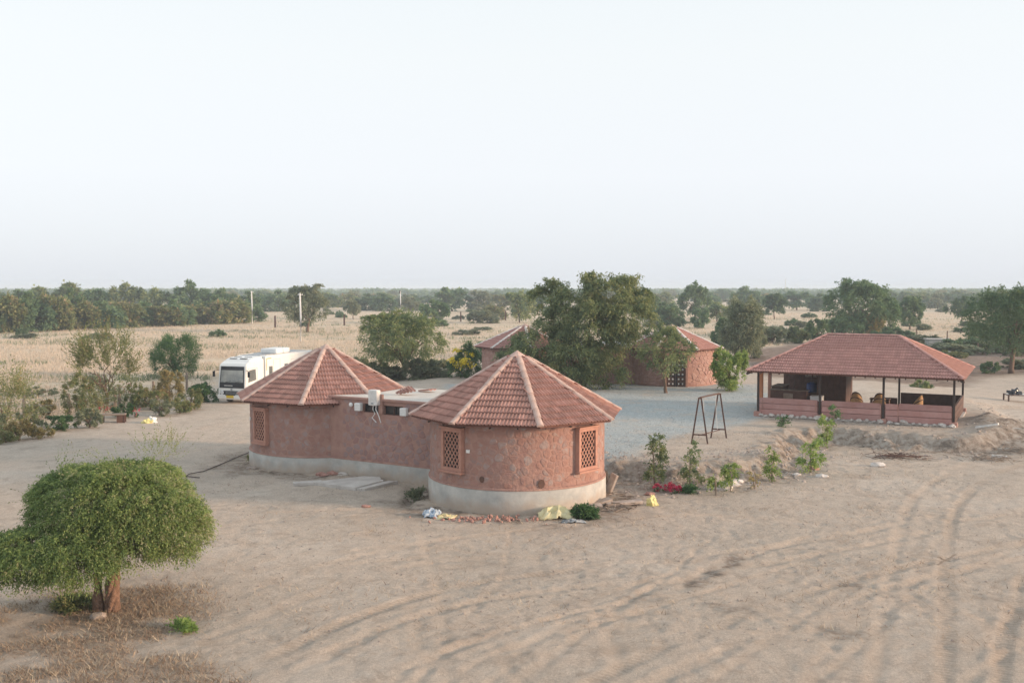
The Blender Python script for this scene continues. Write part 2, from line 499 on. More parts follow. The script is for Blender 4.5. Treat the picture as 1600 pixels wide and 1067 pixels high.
RUTS = [([(330, 1090), (480, 1000), (640, 935), (760, 905), (900, 888)], .28, .055),
        ([(410, 1090), (560, 1000), (720, 945), (900, 915), (1100, 905)], .28, .055),
        ([(-60, 775), (120, 740), (260, 712), (390, 690)], .4, .04),
        ([(-60, 735), (120, 705), (260, 680), (395, 655)], .4, .04),
        ([(520, 1090), (760, 1000), (1000, 955), (1300, 975), (1650, 1020)], .25, .05),
        ([(880, 1090), (1100, 985), (1350, 900), (1650, 840)], .26, .055),
        ([(970, 1090), (1170, 1000), (1400, 915), (1650, 862)], .26, .055),
        ([(1040, 925), (1150, 872), (1300, 835), (1500, 815), (1650, 800)], .3, .05),
        ([(1360, 1090), (1385, 950), (1400, 860), (1430, 780), (1500, 730), (1560, 705)], .25, .034),
        ([(1475, 1090), (1480, 950), (1480, 860), (1500, 790), (1560, 740), (1650, 710)], .25, .034),
        ([(560, 835), (800, 866), (1000, 870), (1300, 840), (1650, 765)], .28, .045),
        ([(560, 858), (800, 892), (1000, 896), (1300, 862), (1650, 788)], .28, .045),
        ([(280, 965), (450, 900), (600, 860), (720, 840)], .28, .04),
        ([(340, 995), (500, 925), (650, 880), (800, 868)], .28, .04),
        ([(640, 1090), (700, 1020), (880, 960), (1080, 925), (1250, 905)], .2, .04),
        ([(1560, 1090), (1575, 980), (1600, 900)], .25, .05),
        ([(1180, 1090), (1260, 1000), (1330, 940), (1420, 880)], .2, .03)]


def catmull(P, n=10):
    P = [np.array(p, float) for p in P]
    P = [2 * P[0] - P[1]] + P + [2 * P[-1] - P[-2]]
    o = []
    for i in range(1, len(P) - 2):
        for k in range(n):
            t = k / n
            o.append(0.5 * ((2 * P[i]) + (-P[i - 1] + P[i + 1]) * t + (2 * P[i - 1] - 5 * P[i] + 4 * P[i + 1] - P[i + 2]) * t * t
                            + (-P[i - 1] + 3 * P[i] - 3 * P[i + 1] + P[i + 2]) * t ** 3))
    o.append(P[-2])
    return np.array(o)


_rr = random.Random(41)
for _k in range(20):
    _x, _y = _rr.uniform(500, 1750), 1100
    _dx = _rr.uniform(-60, 140); _p = []
    _c = _rr.uniform(-30, 60)
    for _j in range(5):
        _p.append((_x, _y)); _x += _dx; _y -= _rr.uniform(45, 80); _dx += _c
    RUTS.append((_p, _rr.uniform(.16, .26), _rr.uniform(.015, .035)))
for _k in range(6):
    _y = _rr.uniform(800, 1000); _x = _rr.uniform(300, 900)
    RUTS.append(([(_x + j * 180, _y + _rr.uniform(-12, 12) - j * _rr.uniform(-5, 20)) for j in range(5)], .22, .03))


def rut_height(x, y):
    z = np.zeros(x.shape); wear = np.zeros(x.shape); bd = np.full(x.shape, 9.0); bal = np.zeros(x.shape)
    for ri_, (pts, wdt, dep) in enumerate(RUTS):
        C = catmull([at(px, py)[:2] for px, py in pts])
        d = np.full(x.shape, 9.0); al = np.zeros(x.shape); s0 = 0
        for i in range(len(C) - 1):
            a, b = C[i], C[i + 1]
            e = b - a; L = np.hypot(*e)
            lo, hi = np.minimum(a, b) - 1.2, np.maximum(a, b) + 1.2
            idx = np.nonzero((x > lo[0]) & (x < hi[0]) & (y > lo[1]) & (y < hi[1]))
            if len(idx[0]) == 0: s0 += L; continue
            xx, yy = x[idx], y[idx]
            t = np.clip(((xx - a[0]) * e[0] + (yy - a[1]) * e[1]) / (L * L), 0, 1)
            dd = np.hypot(xx - a[0] - t * e[0], yy - a[1] - t * e[1])
            cur = d[idx]; m = dd < cur
            cur[m] = dd[m]; d[idx] = cur
            aa = al[idx]; aa[m] = (s0 + t * L)[m]; al[idx] = aa
            s0 += L
        m_ = (d / wdt < bd) & (ri_ in (0, 5, 9, 15)); bd[m_] = (d / wdt)[m_]; bal[m_] = al[m_]
        k = 0.35 + 1.3 * fbm(x * 0.35 + dep * 90, y * 0.35, 3)
        wdt = wdt * .62; dep = dep * .42
        d = np.abs(d + (fbm(x * 1.1, y * 1.1 + dep * 50, 2) - .5) * .16)
        k = k * ss(.34, .6, fbm(x * .28 + wdt * 70, y * .28 + dep * 300, 3) + .06)
        z -= dep * k * np.exp(-(d / wdt) ** 4) * (.7 + .5 * vnoise(x * 5, y * 5) + 0.35 * np.sin(al * 26))
        z += dep * 0.5 * k * np.exp(-((d - wdt * 1.7) / (wdt * 0.75)) ** 2) * (0.4 + 1.2 * vnoise(x * 3, y * 3))
        wear = np.maximum(wear, np.exp(-(d / (wdt * 1.4)) ** 2) * k)
    return z, wear, bd, bal


def H(x, y):
    return float(base_height(np.array([x]), np.array([y]))[0])


def axis(fine_lo, fine_hi, step, far_lo, far_hi, g):
    a = list(np.arange(fine_lo, fine_hi, step))
    s = step
    while a[-1] < far_hi: s *= g; a.append(a[-1] + s)
    s = step
    lo = []
    c = fine_lo
    while c > far_lo: s *= g; c -= s; lo.append(c)
    return np.array(lo[::-1] + a)


xs = axis(-15, 17, 0.085, -6000, 6000, 1.07)
ys = np.concatenate([axis(18, 44, 0.085, -60, 44, 1.12), []])
ys = ys[ys < 44]
s, c, tail = 0.085, ys[-1], []
while c < 9000:
    s *= 1.015 if c < 70 else 1.06
    s = min(s, 0.16) if c < 70 else s
    c += s; tail.append(c)
ys = np.concatenate([ys, tail])
GX, GY = np.meshgrid(xs, ys)
GZ = base_height(GX, GY)
rz_, wear, rut_d, rut_al = rut_height(GX, GY)
near = np.clip((75 - GY) / 25, 0, 1)
GZ += rz_ * near
flatk = 1 - 0.6 * np.clip(poly_sd(GX, GY, PLATEAU) / 1.0, 0, 1)
GZ += (fbm(GX * 2.6, GY * 2.6, 4) - 0.5) * 0.030 * near * flatk
patch = ss(0.5, 0.62, fbm(GX * 0.5 + 40, GY * 0.5, 3))
GZ += (fbm(GX * 7.0, GY * 7.0, 3) - 0.5) * (0.022 + 0.025 * patch) * near * flatk
GZ += (fbm(GX * 0.02, GY * 0.02, 3) - 0.5) * 0.5 * np.clip((GY - 110) / 100, 0, 1)
rough_ = ss(.42, .58, fbm(GX * .22 + 11, GY * .3 + 2, 3)) * np.clip((50 - GY) / 8, 0, 1) * flatk
GZ += (fbm(GX * 5.2 + 5, GY * 5.2 + 9, 3) - .6) * rough_ * .042
GZ -= .014 * ss(.80, .92, vnoise(GX * 2.6 + 71, GY * 2.6 + 13)) * np.clip((60 - GY) / 10, 0, 1) * flatk
# zones ------------------------------------------------------------
wx = (fbm(GX * 0.6, GY * 0.6, 4) - 0.5) * 2.2
wy = (fbm(GX * 0.6 + 31, GY * 0.6 + 7, 4) - 0.5) * 2.2
GRAVEL = pxpoly([(700, 600), (905, 599), (1110, 601), (1185, 600), (1215, 622), (1235, 650), (1190, 654), (1120, 672), (1040, 690), (990, 704), (938, 722), (900, 740), (700, 650)], 0.62)
FIELD = pxpoly([(-900, 760), (-200, 705), (0, 668), (120, 655), (200, 640), (290, 622), (338, 606), (345, 590), (470, 580), (560, 598), (640, 590), (690, 578), (740, 570), (760, 555),
                (1130, 553), (1175, 545), (1300, 535), (1600, 541), (2200, 541), (3500, 452.2), (-2500, 452.2)])
PLOUGH = pxpoly([(1150, 548), (1260, 535), (1650, 548), (1650, 578), (1540, 590), (1500, 606), (1300, 608), (1200, 602), (1160, 590)])
LITTER = pxpoly([(-200, 975), (60, 935), (250, 905), (318, 915), (330, 960), (300, 1010), (400, 1090), (-300, 1150)])
z_gravel = ss(-0.5, 0.7, poly_sd(GX + wx * 0.6, GY + wy * 0.6, GRAVEL))
z_field = ss(-1.5, 2.5, poly_sd(GX + wx * 2, GY + wy * 2, FIELD))
z_plough = ss(-1.0, 1.5, poly_sd(GX + wx, GY + wy, PLOUGH))
z_litter = ss(-0.5, 1.0, poly_sd(GX + wx, GY + wy, LITTER)) * ss(0.35, 0.6, fbm(GX * 1.2, GY * 1.2, 4) + 0.1)
sdp = poly_sd(GX, GY, PLATEAU)
z_bank = np.exp(-((sdp + 0.5) / 1.25) ** 2) * (GY < 54)
for _cx, _cy, _r in ((24.6, 48.5, 2.6), (26.4, 46.4, 2.8), (23.6, 45.6, 1.8)):
    z_bank = np.maximum(z_bank, ss(.25, .7, np.exp(-((GX - _cx) ** 2 + (GY - _cy) ** 2) / _r ** 2)))
GZ += z_plough * (fbm(GX * 1.1, GY * 3.0, 3) - 0.5) * 0.35
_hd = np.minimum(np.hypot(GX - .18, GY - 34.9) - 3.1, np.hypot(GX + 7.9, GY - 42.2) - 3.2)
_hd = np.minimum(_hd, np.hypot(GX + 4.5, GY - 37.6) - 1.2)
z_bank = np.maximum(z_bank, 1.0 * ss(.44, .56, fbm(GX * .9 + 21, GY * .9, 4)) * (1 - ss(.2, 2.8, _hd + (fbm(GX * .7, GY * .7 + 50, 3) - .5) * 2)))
for (_a, _b, _w, _k) in (((1085, 912), (1150, 870), .28, 1.0), ((1118, 945), (1165, 952), .22, .7), ((1290, 985), (1330, 990), .3, .8), ((990, 930), (1020, 935), .3, .6),
                         ((700, 1000), (780, 985), .35, .35), ((1380, 715), (1450, 718), .4, .9), ((1530, 932), (1545, 934), .25, .8), ((1318, 912), (1335, 912), .2, .8)):
    _p, _q = np.array(at(*_a)[:2]), np.array(at(*_b)[:2]); _e = _q - _p
    _t = np.clip(((GX - _p[0]) * _e[0] + (GY - _p[1]) * _e[1]) / (_e @ _e), 0, 1)
    _d = np.hypot(GX - _p[0] - _t * _e[0], GY - _p[1] - _t * _e[1]) + (fbm(GX * 2.5, GY * 2.5, 3) - .5) * .5
    z_bank = np.maximum(z_bank, _k * (1 - ss(.0, _w * 1.6, _d)))
ny, nx = GX.shape
V = np.stack([GX.ravel(), GY.ravel(), GZ.ravel()], 1)
ii = (np.arange(ny - 1)[:, None] * nx + np.arange(nx - 1)[None, :]).ravel()
Fq = np.stack([ii, ii + 1, ii + nx + 1, ii + nx], 1)
gme = np_mesh('ground', V, Fq, smooth=True)
for nm, arr in (('z_gravel', z_gravel), ('z_field', z_field), ('z_plough', z_plough), ('z_litter', z_litter), ('z_bank', z_bank), ('z_wear', np.clip(wear, 0, 1) * near), ('rut_d', np.clip(rut_d, 0, 4)), ('rut_al', rut_al)):
    a = gme.attributes.new(nm, 'FLOAT', 'POINT')
    a.data.foreach_set('value', np.ascontiguousarray(arr.ravel(), dtype=np.float32))


def ground_mat():
    m, n, p = node_mat('earth')
    L = n.links
    geo = n.nodes.new('ShaderNodeNewGeometry')

    def noise(scale, det=6, rough=0.6, dist=0.0):
        t = n.nodes.new('ShaderNodeTexNoise')
        t.inputs['Scale'].default_value = scale; t.inputs['Detail'].default_value = det
        t.inputs['Roughness'].default_value = rough; t.inputs['Distortion'].default_value = dist
        L.new(geo.outputs['Position'], t.inputs['Vector'])
        return t.outputs['Fac']

    def ramp(f, stops):
        r = n.nodes.new('ShaderNodeValToRGB')
        while len(r.color_ramp.elements) < len(stops): r.color_ramp.elements.new(0.5)
        for e, (pos, c) in zip(r.color_ramp.elements, stops):
            e.position = pos; e.color = (*c, 1)
        L.new(f, r.inputs[0])
        return r.outputs[0]

    def mix(f, a, b):
        k = n.nodes.new('ShaderNodeMix'); k.data_type = 'RGBA'
        if isinstance(f, float): k.inputs[0].default_value = f
        else: L.new(f, k.inputs[0])
        for s_, c in ((6, a), (7, b)):
            if isinstance(c, tuple): k.inputs[s_].default_value = (*c, 1)
            else: L.new(c, k.inputs[s_])
        return k.outputs[2]

    def attr(nm):
        a = n.nodes.new('ShaderNodeAttribute'); a.attribute_name = nm
        return a.outputs['Fac']

    def math_(op, a, b=None, clamp=False):
        k = n.nodes.new('ShaderNodeMath'); k.operation = op; k.use_clamp = clamp
        for i, v in enumerate((a, b)):
            if v is None: continue
            if isinstance(v, (int, float)): k.inputs[i].default_value = v
            else: L.new(v, k.inputs[i])
        return k.outputs[0]

    sand = ramp(noise(0.22, 7, 0.62, 0.6), [(0.34, (0.36, 0.31, 0.27)), (0.43, (0.50, 0.435, 0.375)), (0.53, (0.57, 0.455, 0.375)), (0.61, (0.68, 0.61, 0.545))])
    blot = ramp(noise(1.7, 8, 0.7), [(0.40, (0.38, 0.32, 0.275)), (0.50, (0.54, 0.46, 0.39)), (0.62, (0.68, 0.595, 0.52))])
    sand = mix(0.45, sand, blot)
    grit = ramp(noise(14, 4, 0.7), [(0.38, (0.27, 0.23, 0.19)), (0.60, (0.68, 0.59, 0.50))])
    sand = mix(0.34, sand, grit)
    crumb = ramp(noise(46, 3, 0.8), [(0.36, (0.20, 0.16, 0.13)), (0.50, (0.55, 0.46, 0.38)), (0.66, (0.80, 0.71, 0.62))])
    sand = mix(0.30, sand, crumb)
    dk = ramp(noise(0.75, 9, 0.78, 1.2), [(0.40, (0, 0, 0)), (0.44, (0.5, 0.5, 0.5)), (0.47, (1, 1, 1))])
    sand = mix(dk, mix(0.42, sand, (0.33, 0.265, 0.215)), sand)
    tread = math_('SINE', math_('ADD', math_('MULTIPLY', attr('rut_al'), 46.0), math_('MULTIPLY', attr('rut_d'), 5.0)))
    tread = math_('GREATER_THAN', tread, 0.1)
    inr = math_('LESS_THAN', math_('ADD', attr('rut_d'), math_('MULTIPLY', noise(3.0, 4), 0.5)), 1.02)
    tm = math_('MULTIPLY', math_('MULTIPLY', tread, inr), attr('z_wear'), True)
    sand = mix(math_('MULTIPLY', tm, 0.34), sand, (0.27, 0.215, 0.17))
    # warm low-sun tint painted into the sand along the tracks
    sand = mix(math_('MULTIPLY', attr('z_wear'), 0.25), sand, (0.60, 0.45, 0.34))
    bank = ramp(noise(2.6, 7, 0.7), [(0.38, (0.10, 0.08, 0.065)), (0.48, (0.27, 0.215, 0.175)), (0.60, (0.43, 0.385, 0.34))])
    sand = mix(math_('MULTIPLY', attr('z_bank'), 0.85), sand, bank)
    peb = n.nodes.new('ShaderNodeTexVoronoi'); peb.inputs['Scale'].default_value = 16
    L.new(geo.outputs['Position'], peb.inputs['Vector'])
    sep = n.nodes.new('ShaderNodeSeparateColor'); L.new(peb.outputs['Color'], sep.inputs[0])
    grav = ramp(sep.outputs[0], [(0.0, (0.31, 0.345, 0.35)), (0.5, (0.43, 0.465, 0.465)), (1.0, (0.60, 0.61, 0.60))])
    grav = mix(0.35, grav, ramp(noise(0.8, 6, 0.65), [(0.35, (0.33, 0.375, 0.395)), (0.65, (0.46, 0.475, 0.47))]))
    grav = mix(ramp(noise(0.55, 8, 0.72), [(0.50, (0, 0, 0)), (0.66, (0.75, 0.75, 0.75))]), grav, sand)
    field = ramp(noise(0.10, 8, 0.68, 0.4), [(0.30, (0.40, 0.36, 0.26)), (0.42, (0.58, 0.47, 0.35)), (0.58, (0.68, 0.56, 0.43)), (0.72, (0.62, 0.45, 0.34))])
    field = mix(0.4, field, ramp(noise(1.2, 8, 0.75), [(0.35, (0.40, 0.32, 0.23)), (0.65, (0.66, 0.55, 0.42))]))
    plough = ramp(noise(1.3, 6, 0.7), [(0.35, (0.16, 0.115, 0.09)), (0.62, (0.30, 0.23, 0.19))])
    lit = ramp(noise(5, 7, 0.75), [(0.35, (0.19, 0.13, 0.095)), (0.5, (0.36, 0.265, 0.195)), (0.68, (0.50, 0.40, 0.30))])
    c = mix(attr('z_field'), sand, field)
    c = mix(attr('z_plough'), c, plough)
    c = mix(attr('z_gravel'), c, grav)
    c = mix(math_('MULTIPLY', attr('z_litter'), 0.7), c, lit)
    L.new(c, p.inputs['Base Color'])
    p.inputs['Roughness'].default_value = 0.95
    p.inputs['Specular IOR Level'].default_value = 0.15
    hgt = math_('ADD', math_('MULTIPLY', tm, -0.35), math_('ADD', math_('MULTIPLY', noise(5, 6, 0.7), 0.6), math_('MULTIPLY', noise(26, 5, 0.75), 0.6)))
    b = n.nodes.new('ShaderNodeBump'); b.inputs['Strength'].default_value = 1.0; b.inputs['Distance'].default_value = 0.10
    L.new(hgt, b.inputs['Height'])
    L.new(b.outputs[0], p.inputs['Normal'])
    return m


link_mesh('ground', gme, ground_mat(), kind='structure')

# haze ---------------------------------------------------------------
hz = MB().box((0, 4200, 5.9), (11800, 9400, 15.4)).build('haze', None, kind='stuff')
hm = bpy.data.materials.new('haze_air'); hm.use_nodes = True
hn = hm.node_tree; hn.nodes.clear()
ho = hn.nodes.new('ShaderNodeOutputMaterial'); hv = hn.nodes.new('ShaderNodeVolumePrincipled')
hv.inputs['Color'].default_value = (0.74, 0.86, 1.0, 1)
hv.inputs['Density'].default_value = 0.00055
hn.links.new(hv.outputs[0], ho.inputs['Volume'])
hz.data.materials.append(hm)

# ---------------------------------------------------------------- pieces: tiles, stones
def tile_geo():
    prof = [(-.125, .042), (-.100, .042), (-.082, .004), (-.026, .004), (-.010, .042), (.018, .042), (.034, .004), (.092, .004), (.125, .030)]
    vs, fs = [], []
    n = len(prof)
    for y, dz in ((0, .055), (.40, 0.0)):
        for x, z in prof: vs.append((x, y, z + dz))
    for x, z in prof: vs.append((x, 0, z + .055 - .018))
    for i in range(n - 1):
        fs.append((i, i + 1, n + i + 1, n + i))
        fs.append((2 * n + i, 2 * n + i + 1, i + 1, i))
    return vs, fs


TV, TF = tile_geo()
tile_me = bpy.data.meshes.new('roof_tile'); tile_me.from_pydata(TV, [], TF); tile_me.materials.append(MT['tile'])


def cap_geo(Lc=0.44, w=0.115, h=0.075):
    """half round ridge tile along +Y, slightly tapered"""
    vs, fs = [], []
    n = 6
    for y, k in ((0, 1.06), (Lc, 0.92)):
        for i in range(n + 1):
            a = math.pi * i / n
            vs.append((-w * k * math.cos(a), y, h * k * math.sin(a) - 0.03))
    for i in range(n): fs.append((i, i + 1, n + 2 + i, n + 1 + i))
    fs.append(tuple(range(n + 1))[::-1])
    return vs, fs


CV, CF = cap_geo()
cap_me = bpy.data.meshes.new('ridge_tile'); cap_me.from_pydata(CV, [], CF); cap_me.materials.append(MT['cap'])
capw_me = bpy.data.meshes.new('ridge_tile'); capw_me.from_pydata(CV, [], CF); capw_me.materials.append(MT['capwhite'])


def face_tiles(c0, c1, a0, a1, w=0.25, row=0.33, top_gap=0.0):
    """matrices for tiles on the roof plane c0-c1 (eave) and a0-a1 (top edge; may be the same point)"""
    c0, c1, a0, a1 = map(Vector, (c0, c1, a0, a1))
    X = (c1 - c0).normalized()
    o = c0
    t = a0 - o
    up = t - X * t.dot(X)
    Ls = up.length
    Y = up.normalized()
    Z = X.cross(Y)
    res = []
    xa, xb = t.dot(X), (a1 - o).dot(X)
    Le = (c1 - c0).length
    k = 0
    while True:
        s_ = -0.05 + k * row
        if s_ + 0.30 > Ls - top_gap: break
        f = (s_ + 0.17) / Ls
        lo, hi = xa * f, Le + (xb - Le) * f
        j0 = math.floor(lo / w) - 1
        off = 0.0
        for j in range(j0, int(hi / w) + 2):
            x = (j + 0.5) * w + off
            if x < lo - 0.02 or x > hi + 0.02: continue
            jx = random.uniform(-.004, .004)
            R = Matrix((X, Y, Z)).transposed().to_4x4()
            R = R @ Matrix.Rotation(random.uniform(-.012, .012), 4, 'Z') @ Matrix.Rotation(random.uniform(-.006, .012), 4, 'X')
            R.translation = o + X * (x + jx) + Y * (s_ + random.uniform(-.006, .006)) + Z * 0.012
            res.append((R, Z.copy()))
        k += 1
    return res


def tiles_to_mesh(mats, name='roof_tiles'):
    Vt = np.array(TV); Ft = np.array(TF)
    vs, fs = [], []
    for i, (M, _) in enumerate(mats):
        A = np.array(M)
        vs.append(Vt @ A[:3, :3].T + A[:3, 3]); fs.append(Ft + i * len(Vt))
    return np_mesh(name, np.concatenate(vs), np.concatenate(fs), tint=np.repeat(np.random.rand(len(mats)), len(Vt)))


def place_tiles(parent, world, mats, individual=300, mesh=None, mat=None):
    camp = cam.location
    sc = []
    for M, Z in mats:
        wp = world @ M.translation
        wn = world.to_3x3() @ Z
        v = camp - wp
        sc.append(v.normalized().dot(wn) / v.length_squared if v.dot(wn) > 0 else -1)
    order = sorted(range(len(mats)), key=lambda i: -sc[i])
    ind = [i for i in order if sc[i] > 0][:individual]
    si = set(ind)
    for i in ind:
        o = bpy.data.objects.new('roof_tile', mesh or tile_me)
        o.matrix_local = mats[i][0]
        o.parent = parent
        COL.objects.link(o)
    rest = [mats[i] for i in range(len(mats)) if i not in si]
    if rest: link_mesh('roof_tiles', tiles_to_mesh(rest), mat or MT['tile'], parent, kind='stuff')


def place_caps(parent, p, q, mesh, lift=0.078):
    p, q = Vector(p), Vector(q)
    d = q - p
    n = max(1, int(d.length / 0.40))
    st = d.length / n
    Y = d.normalized()
    Xh = Y.cross(Vector((0, 0, 1))).normalized()
    Z = Xh.cross(Y)
    for i in range(n):
        M = Matrix((Xh, Y, Z)).transposed().to_4x4()
        M = M @ Matrix.Rotation(random.uniform(-.02, .02), 4, 'Z')
        M.translation = p + Y * (i * st - 0.02) + Z * lift
        o = bpy.data.objects.new('ridge_tile', mesh)
        o.matrix_local = M
        o.parent = parent
        COL.objects.link(o)


def voronoi_cells(u0, u1, v0, v1, du, dv, gap, jit=0.42, brick=False, seed=1):
    rnd = random.Random(seed)
    nu, nv = max(1, round((u1 - u0) / du)), max(1, round((v1 - v0) / dv))
    du, dv = (u1 - u0) / nu, (v1 - v0) / nv
    sites = {}
    for i in range(-2, nu + 2):
        for j in range(-2, nv + 2):
            off = 0.5 * du if j % 2 else 0
            sites[i, j] = (u0 + (i + 0.5) * du + off + rnd.uniform(-jit, jit) * du, v0 + (j + 0.5) * dv + rnd.uniform(-jit, jit) * dv * (0.45 if brick else 1))
    cells = []
    for i in range(0, nu):
        for j in range(0, nv):
            sx, sy = sites[i, j]
            poly = [(sx - 1.3 * du, sy - 1.3 * dv), (sx + 1.3 * du, sy - 1.3 * dv), (sx + 1.3 * du, sy + 1.3 * dv), (sx - 1.3 * du, sy + 1.3 * dv)]
            hps = []
            for a in range(-2, 3):
                for b in range(-2, 3):
                    if (a or b) and (i + a, j + b) in sites:
                        tx, ty = sites[i + a, j + b]
                        ex, ey = tx - sx, (ty - sy)
                        L = math.hypot(ex, ey)
                        ex /= L; ey /= L
                        hps.append((ex, ey, ex * (sx + tx) / 2 + ey * (sy + ty) / 2 - gap / 2))
            hps += [(1, 0, u1 - gap / 2), (-1, 0, -u0 - gap / 2), (0, 1, v1 - gap / 2), (0, -1, -v0 - gap / 2)]
            for ex, ey, c in hps:
                new = []
                for k in range(len(poly)):
                    A, B = poly[k], poly[(k + 1) % len(poly)]
                    da, db = ex * A[0] + ey * A[1] - c, ex * B[0] + ey * B[1] - c
                    if da <= 0: new.append(A)
                    if (da < 0 < db) or (db < 0 < da):
                        t = da / (da - db)
                        new.append((A[0] + (B[0] - A[0]) * t, A[1] + (B[1] - A[1]) * t))
                poly = new
                if len(poly) < 3: break
            if len(poly) < 3: continue
            ar = 0.5 * abs(sum(poly[k][0] * poly[(k + 1) % len(poly)][1] - poly[(k + 1) % len(poly)][0] * poly[k][1] for k in range(len(poly))))
            if ar < 0.2 * du * dv: continue
            # drop slivers, then cut the corners
            q = []
            for k in range(len(poly)):
                A, B = poly[k], poly[(k + 1) % len(poly)]
                if math.hypot(A[0] - B[0], A[1] - B[1]) > 0.03: q.append(A)
            if len(q) < 3: continue
            r = []
            for k in range(len(q)):
                A, B = q[k], q[(k + 1) % len(q)]
                cc = 0.12 if brick else 0.18
                r += [(A[0] * (1 - cc) + B[0] * cc, A[1] * (1 - cc) + B[1] * cc), (A[0] * cc + B[0] * (1 - cc), A[1] * cc + B[1] * (1 - cc))]
            cells.append((r, (sum(p_[0] for p_ in r) / len(r), sum(p_[1] for p_ in r) / len(r))))
    return cells


def place_stones(parent, cells, mapf, mat, holes=(), proud=0.022, limit=300, name='stone'):
    """mapf(u, v, h) -> local point"""
    rest = MB()
    cnt = 0
    for poly, (cu, cv) in cells:
        if random.random() < .14: continue
        if any(a - 0.10 < cu < b + 0.10 and c - 0.10 < cv < d + 0.10 for a, b, c, d in holes): continue
        n = len(poly)
        h = proud * random.uniform(0.5, 1.5)
        tu, tv = random.uniform(-.3, .3) * h, random.uniform(-.3, .3) * h
        vs = [mapf(u, v, -0.012) for u, v in poly]
        vs += [mapf(cu + (u - cu) * 0.90, cv + (v - cv) * 0.88, h * 0.7) for u, v in poly]
        vs += [mapf(cu + (u - cu) * 0.72, cv + (v - cv) * 0.70, h + tu * (u - cu) * 4 + tv * (v - cv) * 4) for u, v in poly]
        fs = [(i, (i + 1) % n, n + (i + 1) % n, n + i) for i in range(n)] + [(n + i, n + (i + 1) % n, 2 * n + (i + 1) % n, 2 * n + i) for i in range(n)] + [tuple(range(2 * n, 3 * n))]
        if cnt < limit:
            me = bpy.data.meshes.new(name)
            me.from_pydata([tuple(v) for v in vs], [], fs)
            me.materials.append(mat)
            o = bpy.data.objects.new(name, me)
            o.parent = parent
            COL.objects.link(o)
        else: rest.add(vs, fs)
        cnt += 1
    if rest.v: rest.build('stones', mat, parent, kind='stuff')


def jali(t, M, w, h, sill=True):
    """carved lattice window. M places it: x along the wall, y outwards, z up, origin at centre"""
    fr = MB()
    b = 0.11
    for c, d in (((0, 0.03, h / 2 - b / 2), (w, 0.18, b)), ((0, 0.03, -h / 2 + b / 2), (w, 0.18, b)),
                 ((-w / 2 + b / 2, 0.03, 0), (b, 0.178, h - 2 * b)), ((w / 2 - b / 2, 0.03, 0), (b, 0.178, h - 2 * b))):
        fr.bbox(c, d, 0.012)
    fr.bbox((0, 0.085, -h / 2 - 0.035), (w + 0.10, 0.20, 0.07), 0.012)
    fr.bbox((0, 0.085, h / 2 + 0.03), (w + 0.08, 0.18, 0.06), 0.012)
    f = fr.build('window_frame', MT['sandstone'], t); f.matrix_local = M
    la = MB()
    iw, ih = w - 2 * b, h - 2 * b
    st = 0.165
    sl = 1.35
    k = -12
    for sgn in (1, -1):
        for k in range(-14, 15):
            # line x = x0 + sgn * z/sl
            x0 = k * st
            pts = []
            for e in (-ih / 2, ih / 2):
                xx = x0 + sgn * e / sl
                pts.append((xx, e))
            (xa, za), (xb, zb) = pts
            # clip to inner rect
            t0, t1 = 0.0, 1.0
            dx = xb - xa
            if abs(dx) > 1e-9:
                ta, tb = (-iw / 2 - xa) / dx, (iw / 2 - xa) / dx
                if ta > tb: ta, tb = tb, ta
                t0, t1 = max(t0, ta), min(t1, tb)
            if t1 - t0 < 0.03: continue
            P = (xa + dx * t0, 0.055 + 0.003 * sgn, za + (zb - za) * t0); Q = (xa + dx * t1, 0.055 + 0.003 * sgn, za + (zb - za) * t1)
            la.beam(P, Q, 0.028, 0.03)
    l = la.build('lattice', MT['sandstone'], f)
    MB().box((0, 0.012, 0), (iw, 0.02, ih)).build('pane', MT['dark'], f)
    return f


def wall_mapper(R):
    def f(u, v, h):
        a = u / R
        return Vector(((R + h) * math.sin(a), -(R + h) * math.cos(a), v))
    return f


